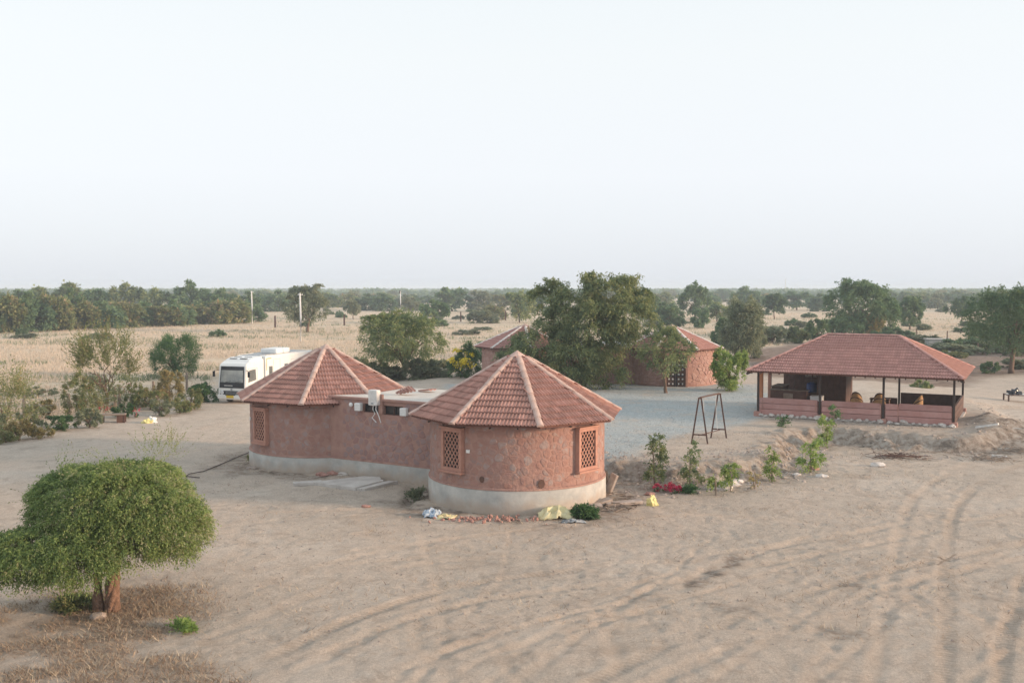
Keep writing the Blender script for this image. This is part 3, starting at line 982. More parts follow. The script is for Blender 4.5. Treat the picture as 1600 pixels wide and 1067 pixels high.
def hut(name, label, centre, R, Rr, z_e, z_a, z_p, z_b, oct0, windows, door=None, near=True, cap=None, group=None, seed=1, stone_rng=(-110, 110)):
    """round hut, local z = world z - centre.z"""
    t = thing(name, label, 'hut', centre, 0, group)
    W = Matrix.Translation(Vector(centre))
    cz = centre[2]
    # wall ring
    N = 96
    wl = MB()
    vs, fs = [], []
    rows = [z_p, z_p + 0.02, z_e + 0.12]
    for j, z in enumerate(rows):
        for i in range(N):
            a = 2 * math.pi * i / N
            r = R
            vs.append((r * math.sin(a), -r * math.cos(a), z))
    for j in range(len(rows) - 1):
        for i in range(N): fs.append((j * N + i, j * N + (i + 1) % N, (j + 1) * N + (i + 1) % N, (j + 1) * N + i))
    wl.add(vs, fs)
    wall = wl.build('wall', MT['plaster'], t, smooth=True)
    holes = [(rad(a) * R - w_ / 2, rad(a) * R + w_ / 2, z0, z1) for a, z0, z1, w_ in windows]
    if door: holes.append((rad(door[0]) * R - door[1] / 2 - .15, rad(door[0]) * R + door[1] / 2 + .15, z_p, door[2] + .15))
    du, dv = (0.285, 0.205) if near else (0.42, 0.25)
    cells = voronoi_cells(rad(stone_rng[0]) * R, rad(stone_rng[1]) * R, z_p + 0.06, z_e + 0.02, du, dv, 0.030 if near else 0.026, 0.46, brick=not near, seed=seed)
    cells.sort(key=lambda c: abs(c[1][0]))
    place_stones(wall, cells, wall_mapper(R), MT['stone'] if near else MT['stone_block'], holes, 0.009 if near else 0.028)
    # skirting ledge and plinth
    if z_p > z_b + 0.05:
        pl = MB()
        prof = [(R + 0.07, z_b - 0.5), (R + 0.075, z_b + 0.1), (R + 0.06, z_p - 0.03), (R + 0.045, z_p), (R - 0.02, z_p + 0.001)]
        vs = [(r * math.sin(2 * math.pi * i / N), -r * math.cos(2 * math.pi * i / N), z) for r, z in prof for i in range(N)]
        fs = [(j * N + i, j * N + (i + 1) % N, (j + 1) * N + (i + 1) % N, (j + 1) * N + i) for j in range(len(prof) - 1) for i in range(N)]
        pl.add(vs, fs).build('plinth', MT['plinth'], t, smooth=True)
        lg = MB()
        prof = [(R + 0.002, z_p + 0.002), (R + 0.066, z_p + 0.003), (R + 0.060, z_p + 0.05), (R + 0.002, z_p + 0.075)]
        vs = [(r * math.sin(2 * math.pi * i / N), -r * math.cos(2 * math.pi * i / N), z) for r, z in prof for i in range(N)]
        fs = [(j * N + i, j * N + (i + 1) % N, (j + 1) * N + (i + 1) % N, (j + 1) * N + i) for j in range(len(prof) - 1) for i in range(N)]
        lg.add(vs, fs).build('ledge', MT['plaster'], t)
    # roof
    cor = [Vector((Rr * math.sin(rad(oct0 + 45 * i)), -Rr * math.cos(rad(oct0 + 45 * i)), z_e)) for i in range(8)]
    ap = Vector((0, 0, z_a))
    rb = MB()
    rb.add(cor + [ap - Vector((0, 0, .01))] + [c - Vector((0, 0, .05)) for c in cor] + [ap - Vector((0, 0, .12))],
           [(i, (i + 1) % 8, 8) for i in range(8)] + [(9 + (i + 1) % 8, 9 + i, 17) for i in range(8)] + [(i, 9 + i, 9 + (i + 1) % 8, (i + 1) % 8) for i in range(8)])
    roof = rb.build('roof', MT['underlay'], t)
    mats = []
    for i in range(8):
        mats += face_tiles(cor[i], cor[(i + 1) % 8], ap, ap, w=0.235, row=0.315, top_gap=0.25)
    place_tiles(roof, W, mats, 300 if near else 0, mat=MT['tile'] if near else MT['tile_far'])
    for i in range(8): place_caps(roof, cor[i] + (cor[i] - ap).normalized() * 0.04, ap + (cor[i] - ap).normalized() * 0.38, cap or cap_me)
    # apex cap: eight-sided
    cp = MB()
    n = 8
    rr = 0.46
    dz = (z_a - z_e) / Rr * rr
    ring = [Vector((rr * math.sin(rad(oct0 + 45 * i)), -rr * math.cos(rad(oct0 + 45 * i)), z_a - dz + 0.07)) for i in range(8)]
    cp.add(ring + [Vector((0, 0, z_a + 0.10))] + [r - Vector((0, 0, .06)) for r in ring], [(i, (i + 1) % 8, 8) for i in range(8)] + [(i, 9 + i, 9 + (i + 1) % 8, (i + 1) % 8) for i in range(8)])
    cp.build('roof_cap', MT['cap'], roof)
    # rafters under the eave
    rf = MB()
    for i in range(24):
        a = 2 * math.pi * i / 24
        rf.beam((math.sin(a) * (R - .1), -math.cos(a) * (R - .1), z_e - 0.0 + .06), (math.sin(a) * (Rr * .93), -math.cos(a) * (Rr * .93), z_e - 0.09), 0.05, 0.05)
    rf.build('rafters', MT['iron'], t)
    for a, z0, z1, w_ in windows:
        al = rad(a)
        nrm = Vector((math.sin(al), -math.cos(al), 0))
        tan = Vector((math.cos(al), math.sin(al), 0))
        M = Matrix((tan, nrm, Vector((0, 0, 1)))).transposed().to_4x4()
        M.translation = nrm * (R + 0.02) + Vector((0, 0, (z0 + z1) / 2))
        jali(t, M, w_, z1 - z0)
    return t


# ---------------------------------------------------------------- the front cottage: two huts and a link
H1 = (0.18, 34.9, 0.0)
H2 = (-7.90, 42.2, 0.0)
h1 = hut('round_hut', 'nearest round stone hut with two lattice windows and a cement plinth', H1, 3.06, 3.72, 2.92, 5.02, 0.76, 0.0, 11,
         [(-43.5, 1.28, 2.68, 0.96), (47.5, 1.28, 2.68, 0.98)], seed=5)
h2 = hut('round_hut', 'round stone hut behind the nearest one, its roof edge overlapping the white truck', H2, 3.15, 3.78, 2.76, 4.84, 0.60, 0.0, -4,
         [(-44, 1.08, 2.46, 0.92)], seed=9, stone_rng=(-110, 70))


def box_wall(t, x0, x1, y0, y1, zp, zt, plast):
    """closed rectangular wall body"""
    return MB().box(((x0 + x1) / 2, (y0 + y1) / 2, (zp + zt) / 2), (x1 - x0, y1 - y0, zt - zp)).build('wall', plast, t)


# link block: origin A, x along the camera-side wall, y inwards
ABx, ABy = -7.42, 39.28
L1 = thing('link_block', 'low flat-roofed stone block joining the two front round huts', 'building', (ABx, ABy, 0), math.atan2(-.51, .86))
BL, BW = 7.0, 4.1
lw = MB()
zt = 3.0
# camera-side wall with two strip openings
OP = [(1.95, 2.72, 2.52, 2.86), (2.94, 3.86, 2.48, 2.84)]
def wall_with_holes(mb, x0, x1, z0, z1, holes, y, th):
    xsb = sorted({x0, x1, *[h[0] for h in holes], *[h[1] for h in holes]})
    for a, b in zip(xsb[:-1], xsb[1:]):
        hh = sorted([(h[2], h[3]) for h in holes if h[0] <= a + 1e-6 and h[1] >= b - 1e-6])
        z = z0
        for c, d in hh:
            if c > z: mb.box(((a + b) / 2, y + th / 2, (z + c) / 2), (b - a, th, c - z))
            z = d
        if z1 > z: mb.box(((a + b) / 2, y + th / 2, (z + z1) / 2), (b - a, th, z1 - z))
wall_with_holes(lw, 0, BL, 0.60, zt, OP, 0, 0.3)
lw.box((BL / 2, BW - 0.15, (0.6 + zt) / 2), (BL, 0.3, zt - 0.6))
lwall = lw.build('wall', MT['plaster'], L1)
MB().box((BL / 2, BW / 2 - .03, 0.05), (BL, BW + .06, 1.10)).build('plinth', MT['plinth'], L1)
MB().box((BL / 2, -0.035, 0.63), (BL, 0.068, 0.055)).build('ledge', MT['plaster'], L1)
MB().bbox((BL / 2, BW / 2, zt + 0.035), (BL + .1, BW - .1, 0.07), 0.015).build('roof_slab', MT['slab'], L1)
pp = MB()
pp.bbox((BL / 2, -0.005, zt + 0.035), (BL + .12, 0.16, 0.085), 0.015)
pp.build('parapet', MT['plaster'], L1)
cells = voronoi_cells(0.9, 5.6, 0.66, zt - 0.02, 0.285, 0.205, 0.028, 0.46, seed=21)
place_stones(lwall, cells, lambda u, v, h: Vector((u, -h, v)), MT['stone_faint'], OP + [(2.72, 2.95, 2.2, 3.2)], 0.011)
for x0, x1, z0, z1 in OP:
    f = MB()
    f.box(((x0 + x1) / 2, 0.13, (z0 + z1) / 2), (x1 - x0, 0.02, z1 - z0))
    pn = f.build('window_pane', MT['dark'], L1)
    fr = MB()
    fr.box(((x0 + x1) / 2, 0.06, z0 + .015), (x1 - x0, 0.05, 0.03)).box(((x0 + x1) / 2, 0.06, z1 - .015), (x1 - x0, 0.05, 0.03)).box(((x0 + x1) / 2, 0.055, (z0 + z1) / 2), (0.03, 0.04, z1 - z0 - .06))
    fr.build('window_frame', MT['rust'], pn)
MB().bbox((2.84, -0.03, 2.88), (0.19, 0.10, 0.75), 0.01).build('pier', MT['plaster'], L1)
link_world = lambda p: Matrix.Translation((ABx, ABy, 0)) @ Matrix.Rotation(math.atan2(-.51, .86), 4, 'Z') @ Vector(p)
LR = math.atan2(-.51, .86)
# water heater on the pier
wh = thing('water_heater', 'white boxy water heater fixed on the wall top of the link block', 'water heater', link_world((2.62, -0.16, 2.80)), LR)
MB().bbox((0, 0, 0.33), (0.42, 0.26, 0.60), 0.05).build('casing', MT['offwhite'], wh, smooth=False)
MB().box((0.0, -0.135, 0.12), (0.10, 0.012, 0.06)).build('control_panel', MT['grey'], wh)
for k, (a, b) in enumerate(((-0.06, -.12), (0.08, .10))):
    pts = [(a, 0, 0.03), (a, -.02, -0.12), (a + .10, -.02, -0.28), (a + .06 + b, 0.0, -0.45), (b + .16, .05, -0.62)]
    MB().tube(pts, 0.018, 6).build('pipe', MT['white'], wh)
for nm, px_, lab in (('vent_box', 1.80, 'left white square vent box on the link block wall'), ('vent_box', 3.98, 'right white square vent box on the link block wall beside the window strip')):
    vb = thing(nm, lab, 'vent box', link_world((px_, -0.11, 2.54 if px_ < 3 else 2.48)), LR, 'white vent boxes on the link block')
    MB().bbox((0, 0, 0.18), (0.29, 0.18, 0.30), 0.03).build('casing', MT['white'], vb)
    g = MB()
    for q in range(4): g.box((0, -0.096, 0.07 + q * .07), (0.22, 0.012, 0.02))
    g.build('louvre', MT['offwhite'], vb)
wlmp = thing('wall_lamp', 'small round white lamp high on the link block wall near the left hut', 'lamp', link_world((1.40, -0.04, 2.78)), LR)
MB().tube([(0, 0.02, 0), (0, -0.03, 0)], 0.06, 12).build('base', MT['grey'], wlmp)
MB().tube([(0, -0.03, 0), (0, -0.07, 0), (0, -.11, 0)], [0.085, 0.08, 0.03], 12).build('shade', MT['white'], wlmp)
# loose tiles piled on the flat roof, and one lying flat
pile = thing('tile_pile', 'few spare red roof tiles stacked on the flat roof behind the water heater', 'tiles', link_world((2.6, 1.4, zt + 0.07)), LR + .3)
for k in range(5):
    o = link_mesh('tile', tile_me, None, pile); o.location = (0.14 * k, 0, 0.03 * k); o.rotation_euler = (0.25 + .05 * k, .05, 0.2 * k); o.scale = (1.15, 1.15, 1.15)
lt = link_mesh('loose_tile', tile_me, None); lt.location = link_world((3.1, 3.0, zt + 0.08)); lt.rotation_euler = (0, 0, 1.0); lt.scale = (2, 1.5, 1.5)
tag(lt, 'single red tile lying flat on the pale flat roof', 'tile')
# sandwich: small white plates on the walls
for (c, R_, ang, z, lab) in ((H1, 3.06, -31.5, 1.98, 'small white plate on the nearest hut beside its left window'), (H2, 3.15, -66, 1.92, 'small white plate on the far side hut left of its window')):
    a = rad(ang)
    sb = MB().bbox((0, 0, 0), (0.13, 0.05, 0.11), 0.01).build('wall_plate', MT['white'])
    sb.location = (c[0] + (R_ + .035) * math.sin(a), c[1] - (R_ + .035) * math.cos(a), z); sb.rotation_euler = (0, 0, a)
    tag(sb, lab, 'wall plate')
# dark gap holes in the wash (drain holes)
for ang, z, s_ in ((-22, 1.10, .11), (14.5, 0.98, .15)):
    a = rad(ang)
    vs = [Vector((math.cos(q) * s_ * .8, 0, math.sin(q) * s_)) for q in np.linspace(0, 2 * math.pi, 9)[:-1]]
    mb = MB(); mb.add([v + Vector((0, -.006, 0)) for v in vs] + [v * 0.8 + Vector((0, .06, 0)) for v in vs], [tuple(range(8)), tuple(range(8, 16))] + [(i, (i + 1) % 8, 8 + (i + 1) % 8, 8 + i) for i in range(8)])
    o = mb.build('wall_hole', MT['wood_dark'], h1)
    o.location = ((3.06 + .03) * math.sin(a), -(3.06 + .03) * math.cos(a), z); o.rotation_euler = (0, 0, a)

# ---------------------------------------------------------------- far huts across the yard
F1 = at(1050, 590, 0.62); F1 = (11.3, 70.3, 0.6)
F2 = (0.95, 71.5, 0.6)
f1 = hut('round_hut', 'round stone hut across the gravel yard with studded double door and white ridges', F1, 3.08, 3.62, 2.52, 4.05, 0.02, 0.0, 19,
         [(66, 0.75, 2.2, 0.85)], door=(-4, 1.42, 2.12), near=False, cap=capw_me, seed=31)
f2 = hut('round_hut', 'round stone hut mostly hidden behind the large yard tree', F2, 3.08, 3.62, 2.52, 4.05, 0.02, 0.0, 5,
         [], near=False, cap=capw_me, seed=33)
# door
da = rad(-4)
dr = MB()
M3 = Matrix.Rotation(da, 4, 'Z')
door_o = MB().box((0, 0, 1.03), (1.30, 0.10, 2.02)).build('door', MT['wood_dark'], f1)
door_o.location = (3.07 * math.sin(da), -3.07 * math.cos(da), 0.0); door_o.rotation_euler = (0, 0, da)
for sx in (-1, 1):
    lf = MB()
    for zz in (0.12, 0.68, 1.24, 1.80):
        lf.bbox((sx * 0.325, -0.065, zz + .1), (0.52, 0.04, 0.06), 0.01)
    lf.bbox((sx * 0.06, -0.065, 1.03), (0.05, 0.04, 1.96), 0.01)
    lf.build('door_batten', MT['black'], door_o)
    for zz in range(6):
        for cx in (0.20, 0.46):
            st = MB().tube([(sx * cx, -0.05, 0.22 + zz * 0.32), (sx * cx, -0.10, 0.22 + zz * 0.32)], [0.065, 0.04], 8).build('stud', MT['offwhite'], door_o)
fr = MB()
fr.bbox((-0.74, -0.06, 1.09), (0.17, 0.26, 2.18), 0.02).bbox((0.74, -0.06, 1.09), (0.17, 0.26, 2.18), 0.02).bbox((0, -0.06, 2.25), (1.65, 0.26, 0.14), 0.02)
fr.build('door_frame', MT['sandstone'], door_o)
L2 = thing('link_block', 'pink stone block with white flat roof edge behind the large yard tree', 'building', (3.0, 69.2, 0.6), rad(-1))
w2 = MB().box((3.0, 1.9, 1.33), (6.4, 3.8, 2.66)).build('wall', MT['plaster'], L2)
place_stones(w2, voronoi_cells(0.0, 6.0, 0.05, 2.6, 0.42, 0.27, 0.03, 0.42, True, 40), lambda u, v, h: Vector((u, -h, v)), MT['stone_block'], (), 0.03)
MB().bbox((3.0, 1.9, 2.72), (6.6, 4.0, 0.12), 0.02).build('roof_slab', MT['offwhite'], L2)

# ---------------------------------------------------------------- pavilion
PC = (18.55, 52.6, 0.70)
PR = math.atan2(-.466, .884)
P = thing('pavilion', 'open-sided pavilion with a red tiled hipped roof on dark iron posts', 'pavilion', PC, PR)
PM = Matrix.Translation(PC) @ Matrix.Rotation(PR, 4, 'Z')
pw = lambda x, y, z=0: PM @ Vector((x, y, z))
HX, HY, ZE, ZR = 5.15, 3.85, 2.28, 4.07
RX = HX - 3.35
cors = [Vector((-HX, -HY, ZE)), Vector((HX, -HY, ZE)), Vector((HX, HY, ZE)), Vector((-HX, HY, ZE))]
ra, rb_ = Vector((-RX, 0, ZR)), Vector((RX, 0, ZR))
rf = MB()
dn = Vector((0, 0, -.05))
rf.add(cors + [ra, rb_] + [c + dn for c in cors] + [ra + dn * 2, rb_ + dn * 2],
       [(0, 1, 5, 4), (1, 2, 5), (2, 3, 4, 5), (3, 0, 4), (7, 6, 10, 11), (8, 7, 11), (9, 8, 11, 10), (6, 9, 10), (0, 6, 7, 1), (1, 7, 8, 2), (2, 8, 9, 3), (3, 9, 6, 0)])
proof = rf.build('roof', MT['underlay'], P)
pm_ = face_tiles(cors[0], cors[1], ra, rb_, row=0.30) + face_tiles(cors[1], cors[2], rb_, rb_, row=0.30) + face_tiles(cors[2], cors[3], rb_, ra, row=0.30) + face_tiles(cors[3], cors[0], ra, ra, row=0.30)
ptile_me = tile_me.copy(); ptile_me.materials.clear(); ptile_me.materials.append(MT['tile_far'])
place_tiles(proof, PM, pm_, 300, mesh=ptile_me, mat=MT['tile_far'])
pcap = cap_me.copy(); pcap.materials.clear(); pcap.materials.append(MT['tile_far'])
for c, a in ((cors[0], ra), (cors[3], ra), (cors[1], rb_), (cors[2], rb_)): place_caps(proof, c, a, pcap)
place_caps(proof, ra, rb_, pcap)
PX = [-4.7, -1.56, 1.5, 4.7]
for y in (-3.2, 3.2):
    for x in PX:
        po = MB().box((x, y, 1.13), (0.10, 0.10, 2.30)).build('post', MT['iron'], P)
        MB().bbox((x, y - (0.03 if y < 0 else -.03), -0.02), (0.36, 0.36, 0.36), 0.02).build('post_base', MT['brick'], po)
bm_ = MB()
for y in (-3.2, 3.2): bm_.box((0, y, 2.33), (9.9, 0.10, 0.12))
for x in (-4.7, 4.7): bm_.box((x, 0, 2.31), (0.10, 6.3, 0.11))
bm_.build('beam', MT['iron'], P)
for i in range(22):
    x = -4.9 + i * 9.8 / 21
    for sy in (-1, 1):
        k = min(1.0, (HX - abs(x)) / 3.35)
        MB().beam((x, sy * HY * 0.985, ZE - 0.09), (x, sy * HY * (1 - k) , ZE - .09 + (ZR - ZE) * k), 0.05, 0.06).build('rafter', MT['iron'], P)
for c, a in ((cors[1], rb_), (cors[0], ra)):
    MB().beam(c + Vector((0.0, 0, -0.13)), a + Vector((0, 0, -.18)), 0.08, 0.10).build('rafter', MT['iron'], P)
MB().box((0, 0, -0.10), (9.75, 6.75, 0.18)).build('floor', MT['concrete'], P)
# front dwarf wall, three courses of stone slabs in each bay
def slab_bay(x0, x1, y, zt_=0.92, mat='pavslab', along='x', n=3):
    hh = zt_ / n
    for k in range(n):
        d = (x1 - x0 - .01, 0.10 + 0.012 * random.random(), hh - 0.022)
        c = ((x0 + x1) / 2, y + random.uniform(-.01, .01), hh * (k + .5) + 0.0)
        if along == 'y': d = (d[1], d[0], d[2]); c = (c[1], c[0], c[2])
        MB().bbox(c, d, 0.012).build('wall_slab', MT[mat], P)
for a, b in ((-4.62, -1.66), (-1.46, 1.40), (1.60, 2.2), (2.22, 4.62)): slab_bay(a, b, -3.2, 0.90 if a < 2 else .94)
MB().box((0, -3.13, 0.42), (9.3, 0.02, 0.84)).build('wall_mortar', MT['brick'], P)
for x in (-1.75, 1.38, 2.2, -4.45):
    MB().box((x, -3.262, 0.55), (0.05, 0.025, 0.5)).build('clamp', MT['brick'], P)
slab_bay(1.58, 4.62, 3.2, 0.86, 'wood_dark', n=1)
slab_bay(-3.1, 3.1, 4.7, 0.9, 'wood_dark', 'y', n=3)
slab_bay(0.2, 1.42, 3.2, 0.55, 'wood_dark', n=1)
# kitchen at the back left, vertical boards
for k in range(12):
    MB().box((-4.62 + k * 0.315, 3.05, 1.12), (0.305, 0.05 + .01 * (k % 2), 2.24)).build('board', MT['wood_dark'], P)
for k in range(5):
    MB().box((-2.35 + k * 0.30, 0.9, 1.12), (0.29, 0.05 + .012 * (k % 2), 2.24)).build('board', MT['wood_dark'], P)
for k in range(7):
    MB().box((-0.98, 1.06 + k * 0.31, 1.12), (0.05 + .01 * (k % 2), 0.30, 2.24)).build('board', MT['wood_dark'], P)
wd = MB()
for r in range(2):
    for c in range(2): wd.box((-3.35 + c * .42, 3.0, 1.62 + r * .26), (0.36, 0.02, 0.20))
wd.build('window_pane', MT['rock'], P)
# sandstone posts on the yard side
for x, y, m, h in ((-4.95, 0.4, 'sandstone', 2.3), (-4.95, -1.5, 'orangepost', 2.3)):
    MB().bbox((x, y, h / 2 - .1), (0.17, 0.17, h), 0.01).build('stone_post', MT[m], P)
ct = thing('bar_counter', 'dark wooden bar counter inside the pavilion at its left end', 'counter', pw(-3.55, -1.1), PR)
MB().bbox((0, 0, 0.56), (1.9, 0.5, 1.12), 0.01).build('cabinet', MT['wood_dark'], ct)
MB().bbox((0, 0, 1.145), (2.05, 0.62, 0.05), 0.012).build('worktop', MT['wood_grey'], ct)
MB().bbox((-0.72, 1.05, 0.62), (0.55, 1.6, 1.24), 0.01).build('cabinet', MT['wood_dark'], ct)
MB().bbox((-0.72, 1.05, 1.265), (0.66, 1.7, 0.05), 0.012).build('worktop', MT['wood_grey'], ct)
for k in range(3): MB().bbox((-0.6 + k * 0.6, -0.262, 0.55), (0.5, 0.025, 0.85), 0.008).build('panel', MT['wood_grey'] if k == 1 else MT['wood_dark'], ct)
fg = thing('chest_freezer', 'white chest freezer beside the bar counter in the pavilion', 'freezer', pw(-2.12, -1.0), PR)
MB().bbox((0, 0, 0.42), (0.62, 0.55, 0.80), 0.03).build('body', MT['white'], fg)
MB().bbox((0, 0, 0.86), (0.64, 0.57, 0.07), 0.02).build('lid', MT['white'], fg)
dm = thing('water_drum', 'blue plastic drum in the dark kitchen corner of the pavilion', 'drum', pw(-3.0, 2.2, .75), PR)
m_blue = M_noise('blue_plastic', (0.02, 0.06, 0.22), (0.03, 0.08, 0.28), 3, 0, 0.4)
MB().tube([(0, 0, 0), (0, 0, .08), (0, 0, .45), (0, 0, .52)], [.26, .30, .30, .24], 16).build('barrel', m_blue, dm)
MB().tube([(0, 0, .50), (0, 0, .56)], [.13, .12], 12).build('cap', m_blue, dm)
sh = thing('kitchen_table', 'dark wooden table under the blue drum in the pavilion kitchen', 'table', pw(-3.0, 2.2), PR)
MB().box((0, 0, .72), (1.3, .7, .05)).build('table_top', MT['wood_dark'], sh)
for sx in (-1, 1):
    for sy in (-1, 1): MB().box((sx * .58, sy * .28, .35), (.07, .07, .69)).build('leg', MT['wood_dark'], sh)


def wicker_chair(loc, rz, label):
    t = thing('wicker_chair', label, 'chair', loc, rz, 'wicker tub chairs in the pavilion')
    # curved shell back: profile around
    bk = MB()
    n = 12
    vs, fs = [], []
    lv = [(0.40, .28), (0.70, .31), (1.00, .30), (1.18, .24)]
    for z, r in lv:
        for i in range(n + 1):
            a = rad(-105 + 210 * i / n)
            zz = z if z < .6 else 0.55 + (z - 0.55) * (1 - 0.75 * (abs(a) / rad(105)) ** 2)
            vs.append((r * math.sin(a), r * math.cos(a) * (1 + .1 * (z - .4)), zz))
    for j in range(len(lv) - 1):
        for i in range(n): fs.append((j * (n + 1) + i, j * (n + 1) + i + 1, (j + 1) * (n + 1) + i + 1, (j + 1) * (n + 1) + i))
    bk.add(vs, fs)
    b = bk.build('backrest', MT['wicker'], t, smooth=True)
    so = b.modifiers.new('thick', 'SOLIDIFY'); so.thickness = 0.03
    rim = [Vector(v) for v in vs[-(n + 1):]]
    MB().tube(rim, 0.035, 6).build('rim', MT['iron'], t)
    mid = [Vector(v) * 1.0 for v in vs[(n + 1) * 2:(n + 1) * 3]]
    MB().tube([(p.x * 1.03, p.y * 1.06, p.z - .08) for p in mid], 0.022, 6).build('band', MT['iron'], t)
    MB().tube([(0, -.02, .36), (0, -.02, .40), (0, -.02, .45)], [.31, .33, .29], 16).build('seat', MT['wicker'], t)
    MB().tube([(0, 0, 0.0), (0, 0, .05), (0, 0, .20), (0, 0, .36)], [.27, .27, .19, .28], 14).build('base', MT['wicker'], t)
    return t


for x, y, r, lb in ((-0.10, -0.9, 3.0, 'left wicker chair in the pavilion beside the wooden kitchen wall'),
                    (1.02, -0.9, 3.3, 'middle wicker chair in the pavilion behind an iron post'),
                    (2.78, -0.7, -1.9, 'right wicker chair in the pavilion seen from the side')):
    wicker_chair(pw(x, y), PR + r, lb)
tbx = thing('wooden_bench', 'low dark bench between the wicker chairs of the pavilion', 'bench', pw(0.85, 0.6), PR)
MB().box((0, 0, .72), (1.0, .5, .06)).build('seat', MT['wood_dark'], tbx)
for sx in (-1, 1): MB().box((sx * .43, 0, .34), (.08, .44, .68)).build('leg', MT['wood_dark'], tbx)


def rock(name, size, mat, label=None, cat=None, group=None, kind=None, parent=None, seed=0, sub=1, flat=0.75):
    bm = bmesh.new()
    bmesh.ops.create_icosphere(bm, subdivisions=sub, radius=1)
    rnd = random.Random(seed)
    for v in bm.verts:
        k = 1 + rnd.uniform(-.28, .22)
        v.co = Vector((v.co.x * k * size[0], v.co.y * k * size[1], v.co.z * k * size[2] * flat))
    me = bpy.data.meshes.new(name); bm.to_mesh(me); bm.free()
    me.materials.append(mat)
    o = bpy.data.objects.new(name, me); COL.objects.link(o)
    if parent: o.parent = parent
    return tag(o, label, cat, group, kind)


# row of stones under the dwarf wall: parts of its footing
rkp = []
for k in range(6):
    r_ = rock('footing_stone', (.17, .13, .14), MT['rockwhite'], seed=50 + k, sub=2)
    rkp.append(r_.data); bpy.data.objects.remove(r_)
x = -4.5
while x < 4.75:
    sc = random.uniform(.6, 1.35)
    o = bpy.data.objects.new('footing_stone', random.choice(rkp)); COL.objects.link(o); o.parent = P
    o.location = (x, -3.42 + random.uniform(-.08, .05), 0.0 + random.uniform(-.04, .03)); o.rotation_euler = (random.uniform(-.3, .3), random.uniform(-.3, .3), random.uniform(0, 6))
    o.scale = (sc, sc, sc * random.uniform(.7, 1)); x += .16 + .19 * sc * random.uniform(.8, 1.3)

# ---------------------------------------------------------------- swing frame
a0, a1 = at(1093, 694, .62), at(1122, 685, .62)
a1 = a0 + (a1 - a0).normalized() * 2.05
dirb = (a1 - a0).normalized(); per = Vector((-dirb.y, dirb.x, 0))
SW = thing('swing_frame', 'rusty steel A-frame swing stand at the edge of the gravel yard', 'swing frame', a0)
# across direction as seen: legs spread left-right
per = Vector((1, -0.12, 0)).normalized()
top = Vector((0, 0, 1.98))
for o_, nm in ((Vector((0, 0, 0)), 0), (a1 - a0, 1)):
    for sgn in (-1, 1):
        foot = o_ + per * sgn * 0.36
        MB().beam(foot + Vector((0, 0, -.12)), o_ + top + per * sgn * 0.05, 0.062).build('leg', MT['rust'], SW)
    MB().beam(o_ + per * -.28 + Vector((0, 0, .42)), o_ + per * .28 + Vector((0, 0, .40)), 0.055).build('crossbar', MT['rust'], SW)
    MB().box(o_ + top, (.16, .08, .06)).build('bracket', MT['rust'], SW)
MB().beam(top + Vector((0, 0, .03)), a1 - a0 + top + Vector((0, 0, .03)), 0.055).build('top_bar', MT['rust'], SW)
MB().beam(per * -.05 + Vector((0, 0, .38)), (a1 - a0) + per * .05 + Vector((0, 0, .38)), 0.03).build('lower_rod', MT['rust'], SW)
for k, f in enumerate((0.18, 0.82)):
    q = (a1 - a0) * f
    MB().tube([q + top, q + Vector((0.02, 0, 1.2)), q + Vector((0.09, 0, .45))], 0.012, 5).build('chain', MT['offwhite'], SW)

# ---------------------------------------------------------------- camper truck
TR = math.atan2(0, 1) - rad(16.9)
TL = at(341, 629.5, 0)
T = thing('camper_truck', 'white camper truck with black windscreen panel parked beyond the left hut', 'truck', (TL.x, TL.y, 0.0), TR)
# local: x 0..1.98 wide, y backwards
Wd = 1.98
cab = MB()
prof = [(0.02, .24), (0.0, .55), (0.02, 1.02), (0.04, 1.3), (0.16, 2.36), (0.28, 2.50), (0.75, 2.66), (2.25, 2.70), (2.25, .42), (0.6, .24)]
cab.prism(prof, 0, 0, Wd)
cabo = cab.mesh('cab')
bm = bmesh.new(); bm.from_mesh(cabo)
bmesh.ops.bevel(bm, geom=[e for e in bm.edges if abs(e.verts[0].co.x - e.verts[1].co.x) < 1e-4], offset=0.045, segments=2, affect='EDGES')
bm.to_mesh(cabo); bm.free()
for p_ in cabo.polygons: p_.use_smooth = False
cabo = link_mesh('cab', cabo, MT['white'], T)
# windscreen panel, proud of the cab front
def front_y(z):
    pts = [(.24, .02), (.55, 0), (1.02, .02), (1.3, .04), (2.36, .16)]
    for (za, ya), (zb, yb) in zip(pts[:-1], pts[1:]):
        if za <= z <= zb: return ya + (yb - ya) * (z - za) / (zb - za)
    return .16
def front_panel(x0, x1, zs, off, name, mat, parent, inset=0.0):
    mb = MB(); vs = []
    for z in zs:
        ins = inset * (z - zs[0]) / (zs[-1] - zs[0])
        for x in (x0 + ins, x1 - ins): vs += [(x, front_y(z) - off, z), (x, front_y(z) + .02, z)]
    fs = []
    for i in range(len(zs) - 1):
        b = 4 * i
        fs += [(b, b + 2, b + 6, b + 4), (b + 2, b + 3, b + 7, b + 6), (b + 1, b, b + 4, b + 5)]
    fs += [(0, 1, 3, 2), (4 * len(zs) - 4, 4 * len(zs) - 2, 4 * len(zs) - 1, 4 * len(zs) - 3)]
    return mb.add(vs, fs).build(name, mat, parent)
bp = front_panel(.10, 1.88, [.98, 1.02, 1.3, 2.34], .022, 'front_panel', MT['black'], T, .06)
front_panel(.18, 1.80, [1.34, 1.8, 2.10], .032, 'windscreen', MT['screen'], bp, .03)
front_panel(.45, 1.05, [1.11, 1.15], .036, 'lettering', MT['offwhite'], bp)
for sx in (0.5, 1.2): MB().tube([(sx, front_y(1.33) - .05, 1.33), (sx + .45, front_y(1.42) - .05, 1.42)], .012, 5).build('wiper', MT['rubber'], bp)
